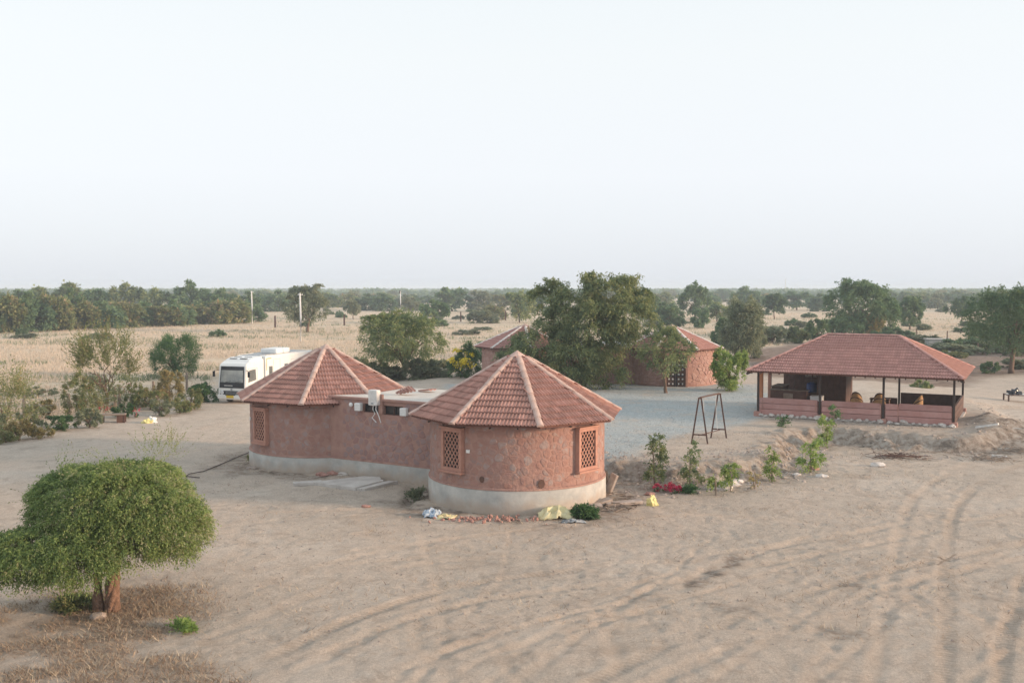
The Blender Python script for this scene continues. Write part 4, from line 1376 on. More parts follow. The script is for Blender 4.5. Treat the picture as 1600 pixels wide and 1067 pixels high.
gr = front_panel(.14, 1.84, [.56, .80], .026, 'grille', MT['black'], T, .05)
for k in range(4): front_panel(.55, 1.45, [.59 + k * .05, .605 + k * .05], .034, 'grille_slat', MT['grey'], gr)
MB().tube([(0.99, -.03, .89), (.99, -.06, .89)], [.07, .06], 12).build('badge', MT['grey'], T)
for x_ in (.30, 1.66): MB().tube([(x_, .02, .68), (x_, -.045, .68), (x_, -.07, .68)], [.14, .13, .08], 14).build('headlight', MT['lens'], T)
MB().bbox((.94, -.03, .42), (1.86, .12, .26), .04).build('bumper', MT['white'], T)
pl_ = MB().box((.92, -.10, .44), (.52, .02, .17)).build('number_plate', MT['yellow'], T)
MB().box((.94, -.098, .55), (.72, .015, .05)).build('air_intake', MT['black'], T)
# cab side window + door (right side faces the camera)
sw_ = MB().add([(Wd + .012, .36, 1.32), (Wd + .012, 1.28, 1.42), (Wd + .012, 1.22, 2.12), (Wd + .012, .46, 2.08), (Wd - .01, .36, 1.32), (Wd - .01, 1.28, 1.42), (Wd - .01, 1.22, 2.12), (Wd - .01, .46, 2.08)],
              [(0, 1, 2, 3), (0, 4, 5, 1), (1, 5, 6, 2), (2, 6, 7, 3), (3, 7, 4, 0)]).build('side_window', MT['glass'], T)
dl = MB()
for p_, q_ in (((Wd + .004, .30, .6), (Wd + .004, .34, 2.2)), ((Wd + .004, 1.40, .6), (Wd + .004, 1.40, 2.2)), ((Wd + .004, .34, 2.2), (Wd + .004, 1.40, 2.2)), ((Wd + .004, .30, .6), (Wd + .004, 1.40, .6))): dl.beam(p_, q_, .015)
dl.build('door_seam', MT['grey'], T)
MB().box((Wd + .03, 1.22, 1.22), (.03, .16, .04)).build('door_handle', MT['black'], T)
for x_, sg in ((Wd, 1), (0, -1)):
    mi = MB().beam((x_, .18, 2.1), (x_ + sg * .25, .0, 2.05), .03).build('mirror_arm', MT['black'], T)
    MB().bbox((x_ + sg * .27, -.02, 1.86), (.16, .07, .36), .02).build('mirror', MT['black'], mi)
# roof fairing with vents
fa = MB().prism([(.42, 2.47), (.75, 2.72), (1.3, 2.84), (2.2, 2.86), (2.2, 2.6)], 0, .12, 1.86).build('fairing', MT['white'], T)
for i in range(2):
    for j in range(2): MB().box((.55 + j * .75, .95 + i * .55, 2.79 + .06 * i), (.5, .12, .035)).build('roof_vent', MT['black'], fa)
# body box
BX0, BX1, BY0, BY1, BZ0, BZ1 = -.06, 2.06, 2.32, 8.75, .55, 2.86
MB().bbox(((BX0 + BX1) / 2, (BY0 + BY1) / 2, (BZ0 + BZ1) / 2), (BX1 - BX0, BY1 - BY0, BZ1 - BZ0), .05).build('box_body', MT['white'], T)
for y0, y1, z0, z1 in ((2.75, 3.12, 1.55, 2.15), (4.75, 5.12, 1.62, 2.18), (7.3, 8.2, 1.75, 2.55)):
    wf = MB().bbox((BX1 + .01, (y0 + y1) / 2, (z0 + z1) / 2), (.03, y1 - y0 + .08, z1 - z0 + .08), .012).build('window_frame', MT['grey'], T)
    MB().bbox((BX1 + .03, (y0 + y1) / 2, (z0 + z1) / 2), (.02, y1 - y0, z1 - z0), .008).build('pane', MT['glass'], wf)
se = MB()
for y_, z0, z1 in ((3.3, .8, 2.6), (4.15, .8, 2.6), (5.6, 1.4, 2.45), (6.6, 1.4, 2.45)): se.box((BX1 + .003, y_, (z0 + z1) / 2), (.012, .015, z1 - z0))
for y0, y1, z_ in ((3.3, 4.15, 2.6), (5.6, 6.6, 2.45), (5.6, 6.6, 1.4)): se.box((BX1 + .003, (y0 + y1) / 2, z_), (.012, y1 - y0, .015))
se.build('panel_seam', MT['grey'], T)
MB().box((BX1 + .006, 2.44, 2.30), (.012, .06, .75)).box((BX1 + .006, 2.72, 2.70), (.012, .6, .05)).build('stripe', MT['orange'], T)
MB().box((BX0 + .75, 4.3, BZ1 + .02), (1.5, 3.3, .035)).build('solar_panel', MT['grey'], T)
MB().box((BX0 + 1.0, 7.4, BZ1 + .02), (1.7, 2.2, .035)).build('solar_panel', MT['grey'], T)
for k, y_ in enumerate((4.75, 5.75)):
    MB().bbox((1.1 - .05 * k, y_, BZ1 + .20), (1.25, .88, .34), .10).build('air_conditioner', MT['white'], T)
ra_ = MB()
for x_ in (BX0 + .05, BX1 - .05): ra_.beam((x_, BY0 + .1, BZ1 + .05), (x_, BY1 - .1, BZ1 + .05), .03)
ra_.build('roof_rail', MT['offwhite'], T)
MB().box((1.0, 4.6, .52), (1.2, 7.8, .2)).build('chassis', MT['rubber'], T)
for y_ in (1.15, 6.9):
    for x_ in (.14, 1.84):
        wh_ = MB().tube([(x_ - .12, y_, .42), (x_ - .1, y_, .42), (x_ + .1, y_, .42), (x_ + .12, y_, .42)], [.36, .42, .42, .36], 20).build('wheel', MT['rubber'], T)
        MB().tube([(x_ - .125, y_, .42), (x_ + .125, y_, .42)], .2, 14).build('rim', MT['offwhite'], wh_)


# ---------------------------------------------------------------- vegetation
def unit(n, rs):
    v = rs.normal(size=(n, 3))
    return v / np.linalg.norm(v, axis=1)[:, None]


def leaf_geo(ells, n_sprays, per=7, slen=0.4, leaf=0.05, droop=0.5, seed=0, inner=0.2, rough=0.16, up=0.15, bottom=0.35, aspect=0.45, clump=3.0, tuft=26, tsize=0.16, along=0.75):
    """ells: [(centre, radii, weight, tintbias)]; returns V, F, tint"""
    rs = np.random.RandomState(seed)
    wts = np.array([e[2] * (e[1][0] * e[1][1] + e[1][1] * e[1][2] + e[1][0] * e[1][2]) for e in ells])
    ks = rs.choice(len(ells), size=int(n_sprays * 1.5), p=wts / wts.sum())
    C = np.array([e[0] for e in ells], float)[ks]; R = np.array([e[1] for e in ells], float)[ks]; TB = np.array([e[3] if len(e) > 3 else 0 for e in ells])[ks]
    d = unit(len(ks), rs)
    # sprays gather in tufts
    if tuft:
        nt_ = max(8, len(ks) // tuft)
        tk_i = rs.randint(0, nt_, len(ks))
        ks = ks[:nt_][tk_i]; C = C[:nt_][tk_i]; R = R[:nt_][tk_i]; TB = TB[:nt_][tk_i] + (rs.normal(size=nt_) * .10)[tk_i]
        d = d[:nt_][tk_i] + rs.normal(size=(len(ks), 3)) * tsize
        d /= np.linalg.norm(d, axis=1)[:, None]
        tr_ = (1 + rough * rs.normal(size=nt_) * .55)[tk_i]
    else: tr_ = 1.0
    keep = (d[:, 2] > -0.25) | (rs.rand(len(ks)) < bottom)
    lump = (np.sin(d[:, 0] * clump * 2.1 + ks * 1.7) * np.sin(d[:, 1] * clump * 2.3 + ks) + np.sin(d[:, 2] * clump * 2.9 + ks * .6) * np.sin(d[:, 0] * clump * 4.1 - ks))
    lump2 = np.sin(d[:, 0] * clump * 6.3 + ks) * np.sin(d[:, 1] * clump * 5.7) + np.sin(d[:, 2] * clump * 7.1 - ks)
    r = tr_ * (1 + rough * (0.5 * lump + 0.3 * lump2)) - np.abs(rs.normal(size=len(ks))) * 0.10
    inn = rs.rand(len(ks)) < inner
    r[inn] = rs.rand(inn.sum()) ** 0.5 * 0.95
    Pp = C + d * R * r[:, None]
    for i, e in enumerate(ells):
        q = (Pp - np.array(e[0])) / np.array(e[1])
        ins = (np.linalg.norm(q, axis=1) < 0.72) & (ks != i)
        keep &= ~ins | (rs.rand(len(ks)) < 0.25)
    idx = np.nonzero(keep)[0][:n_sprays]
    Pp, d, ks, TB, lump2 = Pp[idx], d[idx], ks[idx], TB[idx], lump2[idx]
    n = len(idx)
    out_ = d + unit(n, rs) * 0.8 + np.array([0, 0, up])
    out_ /= np.linalg.norm(out_, axis=1)[:, None]
    Ls = slen * (0.5 + rs.rand(n) * 0.9)
    t = (np.arange(per) + 0.5) / per
    X = Pp[:, None, :] + out_[:, None, :] * (Ls[:, None] * t[None, :])[:, :, None]
    X[:, :, 2] -= droop * Ls[:, None] * t[None, :] ** 2
    X = X.reshape(-1, 3) + rs.normal(size=(n * per, 3)) * leaf * 0.6
    m = len(X)
    od = np.repeat(out_, per, axis=0); od[:, 2] -= 2 * droop * np.tile(t, n)
    A = unit(m, rs) * (1 - along) + along * od / (np.linalg.norm(od, axis=1)[:, None] + 1e-6) + unit(m, rs) * .35
    A /= np.linalg.norm(A, axis=1)[:, None]
    B = np.cross(A, unit(m, rs)); B /= np.linalg.norm(B, axis=1)[:, None] + 1e-6
    sz = leaf * (0.6 + 0.8 * rs.rand(m))[:, None]
    V = np.empty((m, 3, 3))
    V[:, 0] = X - A * sz - B * sz * aspect
    V[:, 1] = X - A * sz * 0.2 + B * sz * aspect * 1.3
    V[:, 2] = X + A * sz
    F = np.arange(m * 3).reshape(m, 3)
    tn = np.clip(0.42 + 0.20 * rs.normal(size=n) + TB + 0.10 * lump2, 0, 1)
    tint = np.repeat(np.repeat(tn, per) + 0.07 * rs.normal(size=m), 3)
    return V.reshape(-1, 3), F, np.clip(tint, 0, 1)


def limbs(mb, base, fork, tops, r0, seed=0, n=7, wob=0.12):
    rnd = random.Random(seed)
    b, f = Vector(base), Vector(fork)
    pts = [b + (f - b) * k / 4 + Vector((rnd.uniform(-1, 1), rnd.uniform(-1, 1), 0)) * wob * r0 * 2 for k in range(5)]
    pts[0] = b; pts[-1] = f
    mb.tube(pts, [r0 * 1.45, r0 * 1.05, r0 * .95, r0 * .9, r0 * .85], n)
    for tp in tops:
        tp = Vector(tp)
        q = []
        for k in range(6):
            s_ = k / 5
            p_ = f.lerp(tp, s_) + Vector((rnd.uniform(-1, 1), rnd.uniform(-1, 1), rnd.uniform(-.5, .8))) * wob * (tp - f).length * .35 * (1 if 0 < k < 5 else 0)
            p_.z += math.sin(s_ * math.pi) * (tp - f).length * 0.08
            q.append(p_)
        mb.tube(q, [r0 * .6 * (1 - .8 * k / 5) for k in range(6)], 5)
        for m_ in range(3):
            st = q[2 + m_ % 3]
            e = st + Vector((rnd.uniform(-1, 1), rnd.uniform(-1, 1), rnd.uniform(-.1, .9))) * (tp - f).length * .4
            mb.tube([st, (st + e) / 2 + Vector((0, 0, .05)), e], [r0 * .25, r0 * .16, r0 * .05], 4)


def tree_obj(name, label, loc, ells, ns, trunk, mat, rz=0, cat='tree', group=None, bark='bark', seed=0, **kw):
    t = thing(name, label, cat, loc, rz, group)
    V_, F_, T_ = leaf_geo(ells, ns, seed=seed, **kw)
    link_mesh('crown', np_mesh('crown', V_, F_, T_), MT[mat], t)
    if trunk:
        mb = MB()
        limbs(mb, trunk[0], trunk[1], trunk[2], trunk[3], seed)
        mb.build('trunk', MT[bark], t, smooth=True)
    return t


# foreground umbrella tree ------------------------------------------
ub = at(166, 948, 0.12)
U = thing('umbrella_tree', 'dense dome-shaped thorn tree with twisted trunk in the left foreground', 'tree', (ub.x, ub.y, H(ub.x, ub.y) - .03))
s_ = size_at(ub)       # metres per px here ~0.0185
ue = [((0.10, 0.35, 2.50), (1.55, 1.45, .92), 1.0, .02), ((1.05, 0.25, 2.28), (1.15, 1.15, 0.76), 1.0, .12), ((1.62, .15, 1.95), (.80, .8, .58), .9, .16),
      ((-0.85, 0.55, 2.45), (0.95, 1.1, 0.85), 0.9, -.05), ((-1.15, -0.85, 1.62), (1.25, .95, 0.50), 1.0, -.03), ((-2.0, -.8, 1.50), (.75, .7, .42), .9, -.05),
      ((-0.20, -0.95, 1.60), (.95, .8, 0.52), 1.0, .0), ((0.6, .8, 2.75), (1.0, 1.0, 0.62), .6, .10), ((.75, -.35, 1.85), (.9, .8, .55), .8, .05)]
ue = [((c[0] * .95 - .08, c[1], c[2] * .965), (r_[0] * .96, r_[1], r_[2] * .95), w_, b_) for c, r_, w_, b_ in ue]
V_, F_, T_ = leaf_geo(ue, 38000, per=8, slen=0.24, leaf=0.031, droop=0.6, seed=3, inner=0.03, rough=0.08, bottom=0.40, clump=3.4, tuft=50, tsize=.10, along=.6, aspect=.35)
link_mesh('crown', np_mesh('crown', V_, F_, T_), MT['l_umb'], U)
# long wild shoots on top
V_, F_, T_ = leaf_geo([((0.9, .6, 3.15), (1.2, .9, .55), 1, .3), ((-1.2, .4, 2.7), (.6, .6, .5), .2, 0)], 190, per=16, slen=0.6, leaf=0.02, droop=0.1, seed=4, inner=0.0, up=.9)
link_mesh('shoots', np_mesh('shoots', V_, F_, T_), MT['l_umb'], U)
tw = MB()
rnd = random.Random(5)
tw.tube([(-.17, 0, -.1), (-.19, .02, .35), (-.17, 0, .8), (-.14, .02, 1.5), (-.5, .1, 2.2)], [.16, .115, .11, .12, .08], 10)
for k in range(6):
    ph = k * 1.05
    pts, rr_ = [], []
    for j in range(9):
        q = j / 8
        pts.append((.12 + (.10 - .03 * q) * math.cos(ph + q * 3.4) + .10 * q, (.10 - .02 * q) * math.sin(ph + q * 3.4), -.08 + q * 1.75))
        rr_.append(.085 - .03 * q + .015 * math.sin(j * 2 + k))
    tw.tube(pts, rr_, 7)
for k, tp in enumerate([(1.6, .2, 2.2), (.6, .8, 2.7), (-1.2, -.7, 1.8), (.2, -.7, 1.9), (-.8, .7, 2.6), (.9, -.2, 2.4)]):
    p0 = Vector((.2, 0, 1.25)); tp = Vector(tp)
    tw.tube([p0, p0.lerp(tp, .35) + Vector((rnd.uniform(-.15, .15), rnd.uniform(-.1, .1), -.1)), p0.lerp(tp, .7), tp], [.10, .07, .05, .02], 6)
tw.build('trunk', MT['barkred'], U, smooth=True)
rt = rock('tree_stone', (.17, .15, .14), MT['rock'], 'brown boulder lying against the foot of the umbrella tree', 'stone', seed=4, sub=2)
pt = at(155, 957, .12); rt.location = (pt.x, pt.y - .1, H(pt.x, pt.y) + .05)

# large yard tree ----------------------------------------------------
yb = Vector((4.6, 66.5, .62))
m = 0.0425        # metres per photo pixel at this distance
def yl(px, py, dy=0.0): return ((px - 908) * m, dy, (603 - py) * m)
YE = [(yl(905, 462, .5), (1.5, 1.6, 1.2), 1, .0), (yl(955, 458, 0), (2.0, 1.8, 1.25), 1, .06), (yl(975, 492, -.4), (1.75, 1.8, 1.3), 1, .12), (yl(925, 500, -.8), (1.9, 1.8, 1.35), 1, .06),
      (yl(862, 462, .8), (1.05, 1.2, 1.0), .9, .04), (yl(873, 498, .6), (1.05, 1.3, .9), .8, -.08), (yl(845, 540, -.6), (1.75, 1.7, 1.25), 1, .0), (yl(812, 562, -.3), (1.1, 1.3, .95), .9, -.12),
      (yl(893, 548, -1.3), (1.5, 1.4, 1.25), 1, .04), (yl(880, 582, -1.5), (1.3, 1.2, .8), 1, .06), (yl(935, 545, -.6), (1.05, 1.1, 1.0), .8, .2), (yl(952, 577, -1.0), (.75, .9, .85), 1, .10),
      (yl(992, 465, .4), (.95, 1.1, .8), .8, .06), (yl(940, 437, .2), (1.0, 1.0, .5), .6, .1)]
tree_obj('khejri_tree', 'largest tree, feathery grey-green, standing in the yard before the far huts', yb, YE, 12500,
         ((0, 0, -.2), (.2, 0, 1.4), [yl(925, 480), yl(870, 480), yl(965, 500), yl(845, 540), yl(900, 520), yl(955, 575)], .26), 'l_khejri',
         seed=11, per=8, slen=.62, leaf=0.085, droop=0.75, inner=.06, rough=.22, up=.35, bottom=.5, aspect=.38, tuft=48, tsize=.12)

# trees with their own look, measured from the photo -------------------
def measured(name, label, px, pyb, top, wpx, mat, z=0.0, ns=2600, dens=1.0, seed=0, crown_low=None, style='khejri', cat='tree', tpx=None, **kw):
    b = at(px, pyb, z)
    m = size_at(b)
    h, w_ = (pyb - top) * m, wpx * m
    cl = (pyb - (crown_low if crown_low else pyb - (pyb - top) * .3)) * m
    rs = random.Random(seed)
    es = []
    ch = h - cl
    nn = 7
    for k in range(nn):
        a = 2 * math.pi * k / nn + rs.random()
        rr = w_ * .27 * rs.uniform(.7, 1.1)
        es.append(((math.cos(a) * rr, math.sin(a) * rr, cl + ch * rs.uniform(.38, .62)), (w_ * .24 * rs.uniform(.8, 1.15), w_ * .24, ch * rs.uniform(.34, .46)), 1, rs.uniform(-.12, .14)))
    es.append(((0, 0, cl + ch * .62), (w_ * .26, w_ * .26, ch * .38), 1, .03))
    tr = ((0, 0, -.15), (w_ * rs.uniform(-.04, .04), 0, max(cl * .9, h * .18)), [(e[0][0], e[0][1], e[0][2]) for e in es[:6]], max(.05, w_ * .028))
    d = dict(tuft=42, tsize=.15, per=7, slen=h * .09, leaf=max(.05, m * 1.7), droop=.6, inner=.15, rough=.15, up=.3, bottom=.5, aspect=.42)
    d.update(kw)
    return tree_obj(name, label, b, es, ns, tr, mat, seed=seed, cat=cat, **d)


measured('khejri_tree', 'rounded feathery green tree just behind the left hut roof', 628, 598, 490, 132, 'l_khejri', ns=5200, seed=21, crown_low=572)
measured('small_tree', 'small tree with a bare single stem in front of the studded door', 1041, 614, 514, 92, 'l_khejri', z=.62, ns=2000, seed=22, crown_low=580, slen=.35, droop=.1)
measured('khejri_tree', 'big dark green tree with two crowns behind the pavilion roof', 1345, 528, 441, 122, 'l_far', ns=5200, seed=23, crown_low=520)
measured('khejri_tree', 'large spreading green tree cut by the right edge of the photo', 1580, 583, 447, 138, 'l_far', ns=6000, seed=24, crown_low=545)
measured('khejri_tree', 'tall grey-green tree between the far hut and the ploughed strip', 1160, 562, 470, 72, 'l_grey', ns=3800, seed=25, crown_low=555)
measured('thorn_tree', 'brownish open-crowned tree with dark trunk beside the middle white pole', 480, 519, 450, 78, 'l_grey', ns=2600, seed=26, crown_low=500)
measured('khejri_tree', 'small green tree with one trunk right of the big dark tree', 1421, 515, 465, 46, 'l_far', ns=1700, seed=27, crown_low=502)
measured('khejri_tree', 'slim-trunked green tree in the field left of the right edge tree', 1503, 506, 464, 42, 'l_far', ns=1500, seed=28, crown_low=492)
measured('khejri_tree', 'small round green tree in the field left of the big dark tree', 1210, 499, 459, 32, 'l_far', ns=1200, seed=29, crown_low=488)
measured('thorn_tree', 'small isolated tree in the dry field right of the middle pole', 552, 499, 468, 28, 'l_grey', ns=900, seed=30, crown_low=490)
measured('khejri_tree', 'bright green flat-topped tree behind the feathery tree', 678, 506, 470, 46, 'l_far', ns=1500, seed=31, crown_low=494)
measured('khejri_tree', 'pale olive tree left of the large yard tree', 812, 505, 457, 44, 'l_khejri', ns=1700, seed=32, crown_low=498)
measured('bush', 'rounded dark bush left of the white ridged far roof', 1046, 512, 478, 52, 'l_far', ns=1500, seed=33, crown_low=512, cat='bush')
measured('bush', 'egg-shaped dark bush standing behind the white ridged far roof', 1095, 513, 484, 26, 'l_far', ns=900, seed=34, crown_low=513, cat='bush')
measured('khejri_tree', 'pointed green tree rising beyond the white ridged far roof', 1086, 500, 446, 52, 'l_far', ns=1700, seed=35, crown_low=496)
measured('thorn_tree', 'dark spiny ball-shaped tree in the dry grass behind the left fence', 273, 590, 528, 64, 'l_deep', ns=5000, seed=36, crown_low=588, slen=.55, droop=-.1, leaf=.05)
measured('bush', 'sprawling open shrub with long arching branches on the left roadside', 165, 640, 528, 100, 'l_scrub', ns=1000, seed=37, crown_low=630, cat='bush', slen=1.1, droop=-.25, up=.6, per=14, leaf=.065)
measured('bush', 'yellow-flecked bush just left of the parked truck', 263, 633, 578, 48, 'l_ochre', ns=1500, seed=38, crown_low=633, cat='bush', leaf=.05)
measured('bush', 'tangled olive bush below the sprawling shrub', 128, 655, 585, 52, 'l_scrub', ns=1600, seed=39, crown_low=655, cat='bush', leaf=.05)
measured('bush', 'bush with long feathery shoots at the left edge by the road', 8, 675, 590, 62, 'l_scrub', ns=1300, seed=40, crown_low=675, cat='bush', slen=1.0, droop=-.2, up=.6, leaf=.05)
measured('bush', 'dark green low hedge against the truck front', 320, 628, 597, 52, 'l_deep', ns=1800, seed=41, crown_low=628, cat='bush', leaf=.05)
measured('bush', 'low grey-green bush spilling to the road edge near the stick', 298, 640, 606, 44, 'l_scrub', ns=1100, seed=42, crown_low=640, cat='bush', leaf=.045)
measured('bush', 'low dark spreading weed clump by the road beneath the tangled bush', 95, 672, 648, 56, 'l_deep', ns=1100, seed=43, crown_low=672, cat='bush', leaf=.045)
measured('bush', 'straw-coloured tussock at the bottom left of the roadside hedge', 30, 687, 655, 46, 'l_ochre', ns=900, seed=44, crown_low=687, cat='bush', leaf=.045)
measured('bush', 'small grey bush between the tussock and road near the left edge', -8, 682, 640, 50, 'l_grey', ns=900, seed=45, crown_low=682, cat='bush', leaf=.045)
measured('bush', 'low olive bush right behind the wooden bench', 235, 640, 608, 52, 'l_scrub', ns=1100, seed=46, crown_low=640, cat='bush', leaf=.045)
measured('bush', 'leafy creeper bush with red-brown stems at the right of the far hut', 1140, 612, 548, 56, 'l_bright', z=.55, ns=2000, seed=47, crown_low=612, cat='bush', leaf=.07, droop=.2)
measured('bush', 'soft grey shrub under the feathery tree behind the hut roof', 655, 600, 562, 62, 'l_grey', ns=1500, seed=48, crown_low=600, cat='bush')
measured('bush', 'ochre dried creeper hanging on the front of the big two-crowned tree', 1368, 530, 486, 34, 'l_ochre', ns=1300, seed=180, crown_low=530, cat='creeper', leaf=.12)
for k, (px, pyb, top, wp, mt_, lab) in enumerate(((1320, 530, 495, 60, 'l_far', 'dark undergrowth at the foot of the two-crowned tree, left side'), (1150, 562, 500, 52, 'l_grey', 'lower grey-green growth merging with the tall grey-green tree'), (1178, 558, 515, 40, 'l_grey', 'grey-green bush right of the tall grey-green tree foot'),
        (1240, 536, 514, 50, 'l_khejri', 'leafy hedge clump right of the cactus-like hedge'), (1500, 548, 528, 70, 'l_far', 'wide dark green bush right of the grey tank'), (1545, 545, 518, 70, 'l_far', 'dark green thicket joining the right edge tree'),
        (1440, 556, 548, 50, 'l_grey', 'grey bush in front of the tank, left'), (1482, 558, 551, 50, 'l_scrub', 'olive bush in front of the tank, right'), (1595, 556, 530, 60, 'l_grey', 'grey-green bush at the right edge under the tree'),
        (1375, 535, 516, 44, 'l_far', 'green bush behind the right end of the pavilion ridge'), (1128, 545, 500, 34, 'l_far', 'dark bush right behind the far hut roof'), (760, 560, 535, 50, 'l_far', 'dark shrub behind the far left hut roof'),
        (590, 600, 566, 44, 'l_scrub', 'olive shrub left of the feathery tree trunk'), (560, 590, 560, 40, 'l_grey', 'dry shrub behind the left hut roof, leftmost'))):
    measured('bush', lab, px, pyb, top, wp, mt_, ns=1300, seed=190 + k, crown_low=pyb, cat='bush')
measured('bush', 'heap of green cuttings lying behind the pavilion back wall', 1439, 614, 595, 38, 'l_khejri', ns=700, seed=49, crown_low=612, cat='cuttings')
measured('bush', 'grey cactus-like hedge before the small field tree', 1205, 537, 512, 70, 'l_grey', ns=1500, seed=50, crown_low=537, cat='bush')
measured('bush', 'upright conical green bush left of the pavilion ridge', 1280, 538, 500, 36, 'l_far', ns=1100, seed=51, crown_low=538, cat='bush')
measured('bush', 'low green bush between the big dark tree and the tank', 1400, 532, 512, 46, 'l_far', ns=1000, seed=52, crown_low=532, cat='bush')
measured('bush', 'low bush against the right edge tree foot', 1548, 583, 566, 30, 'l_far', ns=600, seed=53, crown_low=583, cat='bush')
for k, (px, pyb, top, wp, mt_, lab) in enumerate(((55, 668, 636, 44, 'l_grey', 'dry grey bush behind the reddish fence post at the far left'), (75, 652, 622, 36, 'l_ochre', 'straw-brown bush right of the leftmost reddish fence post'),
        (195, 652, 628, 40, 'l_deep', 'green bush directly behind the wooden bench'), (215, 636, 600, 36, 'l_scrub', 'bush with brown tips between the bench and the yellow-flecked bush'),
        (250, 650, 622, 46, 'l_grey', 'low dry bush below the yellow-flecked bush'), (282, 646, 622, 40, 'l_scrub', 'low bush at the road edge left of the pale stick'),
        (140, 668, 640, 40, 'l_grey', 'greyish bush left of the bench'), (10, 690, 665, 60, 'l_scrub', 'lowest bush at the left edge next to the road'), (62, 684, 664, 50, 'l_ochre', 'brown grass clump between the left edge bushes and the road'),
        (150, 600, 588, 40, 'l_grey', 'low grey scrub in the dry field behind the sprawling shrub'), (60, 620, 604, 60, 'l_grey', 'wide low grey scrub in the dry field at the left'))):
    measured('bush', lab, px, pyb, top, wp, mt_, ns=800, seed=160 + k, crown_low=pyb, cat='bush', leaf=.05)
# yellow-flowered bush
fb = measured('flowering_bush', 'deep green bush dotted with yellow flowers beside the far left hut', 728, 602, 538, 52, 'l_deep', ns=2600, seed=54, crown_low=602, cat='bush', leaf=.06)
V_, F_, T_ = leaf_geo([((-.45, -.45, 2.0), (.95, .8, .7), 1), ((0, -.55, 1.2), (1.1, .85, .9), .5)], 260, per=3, slen=.2, leaf=.085, seed=6, inner=0, rough=.1)
link_mesh('flowers', np_mesh('flowers', V_, F_, T_), MT['petaly'], fb)

# saplings along the bank ---------------------------------------------
def sapling(label, px, pyb, top, wpx, mat='l_bright', z=0.0, seed=0, ns=420, group='staked saplings planted along the bank', leaf=.045):
    b = at(px, pyb, 0); b = at(px, pyb, H(b.x, b.y)); b.z = H(b.x, b.y)
    m = size_at(b); h = (pyb - top) * m; w_ = wpx * m
    rs = random.Random(seed)
    es = []
    n = 5
    for k in range(n):
        f = .28 + .64 * k / (n - 1)
        es.append(((rs.uniform(-.18, .18) * w_, rs.uniform(-.15, .15) * w_, h * f), (w_ * rs.uniform(.24, .42), w_ * rs.uniform(.24, .4), h * .16), rs.uniform(.5, 1.3), rs.uniform(-.1, .15)))
    t = thing('sapling', label, 'sapling', b, 0, group)
    V_, F_, T_ = leaf_geo(es, int(ns * .62), per=6, slen=.20, leaf=leaf, droop=.4, seed=seed, inner=.3, rough=.1, aspect=.5, tuft=8)
    link_mesh('foliage', np_mesh('foliage', V_, F_, T_), MT[mat], t)
    mb = MB()
    for k in range(3):
        mb.tube([(0, 0, -.1), (rs.uniform(-.05, .05), 0, h * .35), (rs.uniform(-.15, .15) * w_, rs.uniform(-.1, .1), h * .7), (rs.uniform(-.25, .25) * w_, 0, h * .95)], [.022, .018, .012, .005], 5)
    mb.build('stem', MT['wood_grey'], t)
    return t


sapling('tallest leafy sapling, grey-green, just right of the nearest hut', 1023, 757, 678, 32, 'l_khejri', seed=61, ns=620)
sapling('thin two-tiered sapling above the low green clump', 1079, 765, 696, 28, 'l_khejri', seed=62, ns=380)
sapling('bright sapling growing out of pale stones in the middle of the bank', 1142, 747, 705, 24, 'l_bright', seed=63, ns=300)
sapling('small bright shoot left of the sapling in pale stones', 1119, 745, 713, 20, 'l_bright', seed=64, ns=120)
sapling('slender bright sapling right of the middle one, bare at its foot', 1206, 752, 700, 21, 'l_bright', seed=65, ns=260)
sapling('bushy bright sapling on the bank corner', 1267, 738, 690, 40, 'l_bright', seed=66, ns=480)
sapling('yellow-green sapling in front of the pavilion bank', 1291, 700, 654, 20, 'l_bright', seed=67, ns=360)
sapling('dark small sapling against the pavilion dwarf wall', 1302, 668, 640, 20, 'l_deep', z=.5, seed=68, ns=150)
sapling('dry twiggy stalk with few leaves standing on the bank', 1179, 764, 728, 12, 'l_ochre', seed=69, ns=50)
sapling('dark weed in gravel before the left end of the pavilion wall', 1222, 667, 650, 24, 'l_deep', z=.6, seed=70, ns=150, group=None)


def weed(label, px, pyb, wpx, hpx, mat, seed, ns=200, cat='weed', leaf=.045, name='weed_clump'):
    b = at(px, pyb); b = at(px, pyb, H(b.x, b.y)); b.z = H(b.x, b.y); m = size_at(b)
    return tree_obj(name, label, b, [((0, 0, hpx * m * .4), (wpx * m * .5, wpx * m * .4, hpx * m * .5), 1, 0)], ns, None, mat, cat=cat, seed=seed, per=5, slen=.18, leaf=leaf, droop=.2, inner=.3, up=.5)


weed('small round green bush beside the yellow sack at the hut foot', 914, 809, 32, 18, 'l_deep', 71, 700)
weed('low green clump beneath the thin two-tiered sapling', 1078, 769, 22, 7, 'l_deep', 72, 200)
weed('grey-green weed tuft in the corner between link block and nearest hut', 655, 779, 26, 14, 'l_grey', 73, 260)
weed('pale weed at the road edge near the left plinth corner', 392, 722, 12, 8, 'l_scrub', 74, 80)
weed('green weeds around the umbrella tree trunk', 120, 950, 60, 14, 'l_scrub', 75, 500)
weed('yellowish weed patch right of the umbrella tree', 285, 985, 34, 9, 'l_bright', 76, 160)
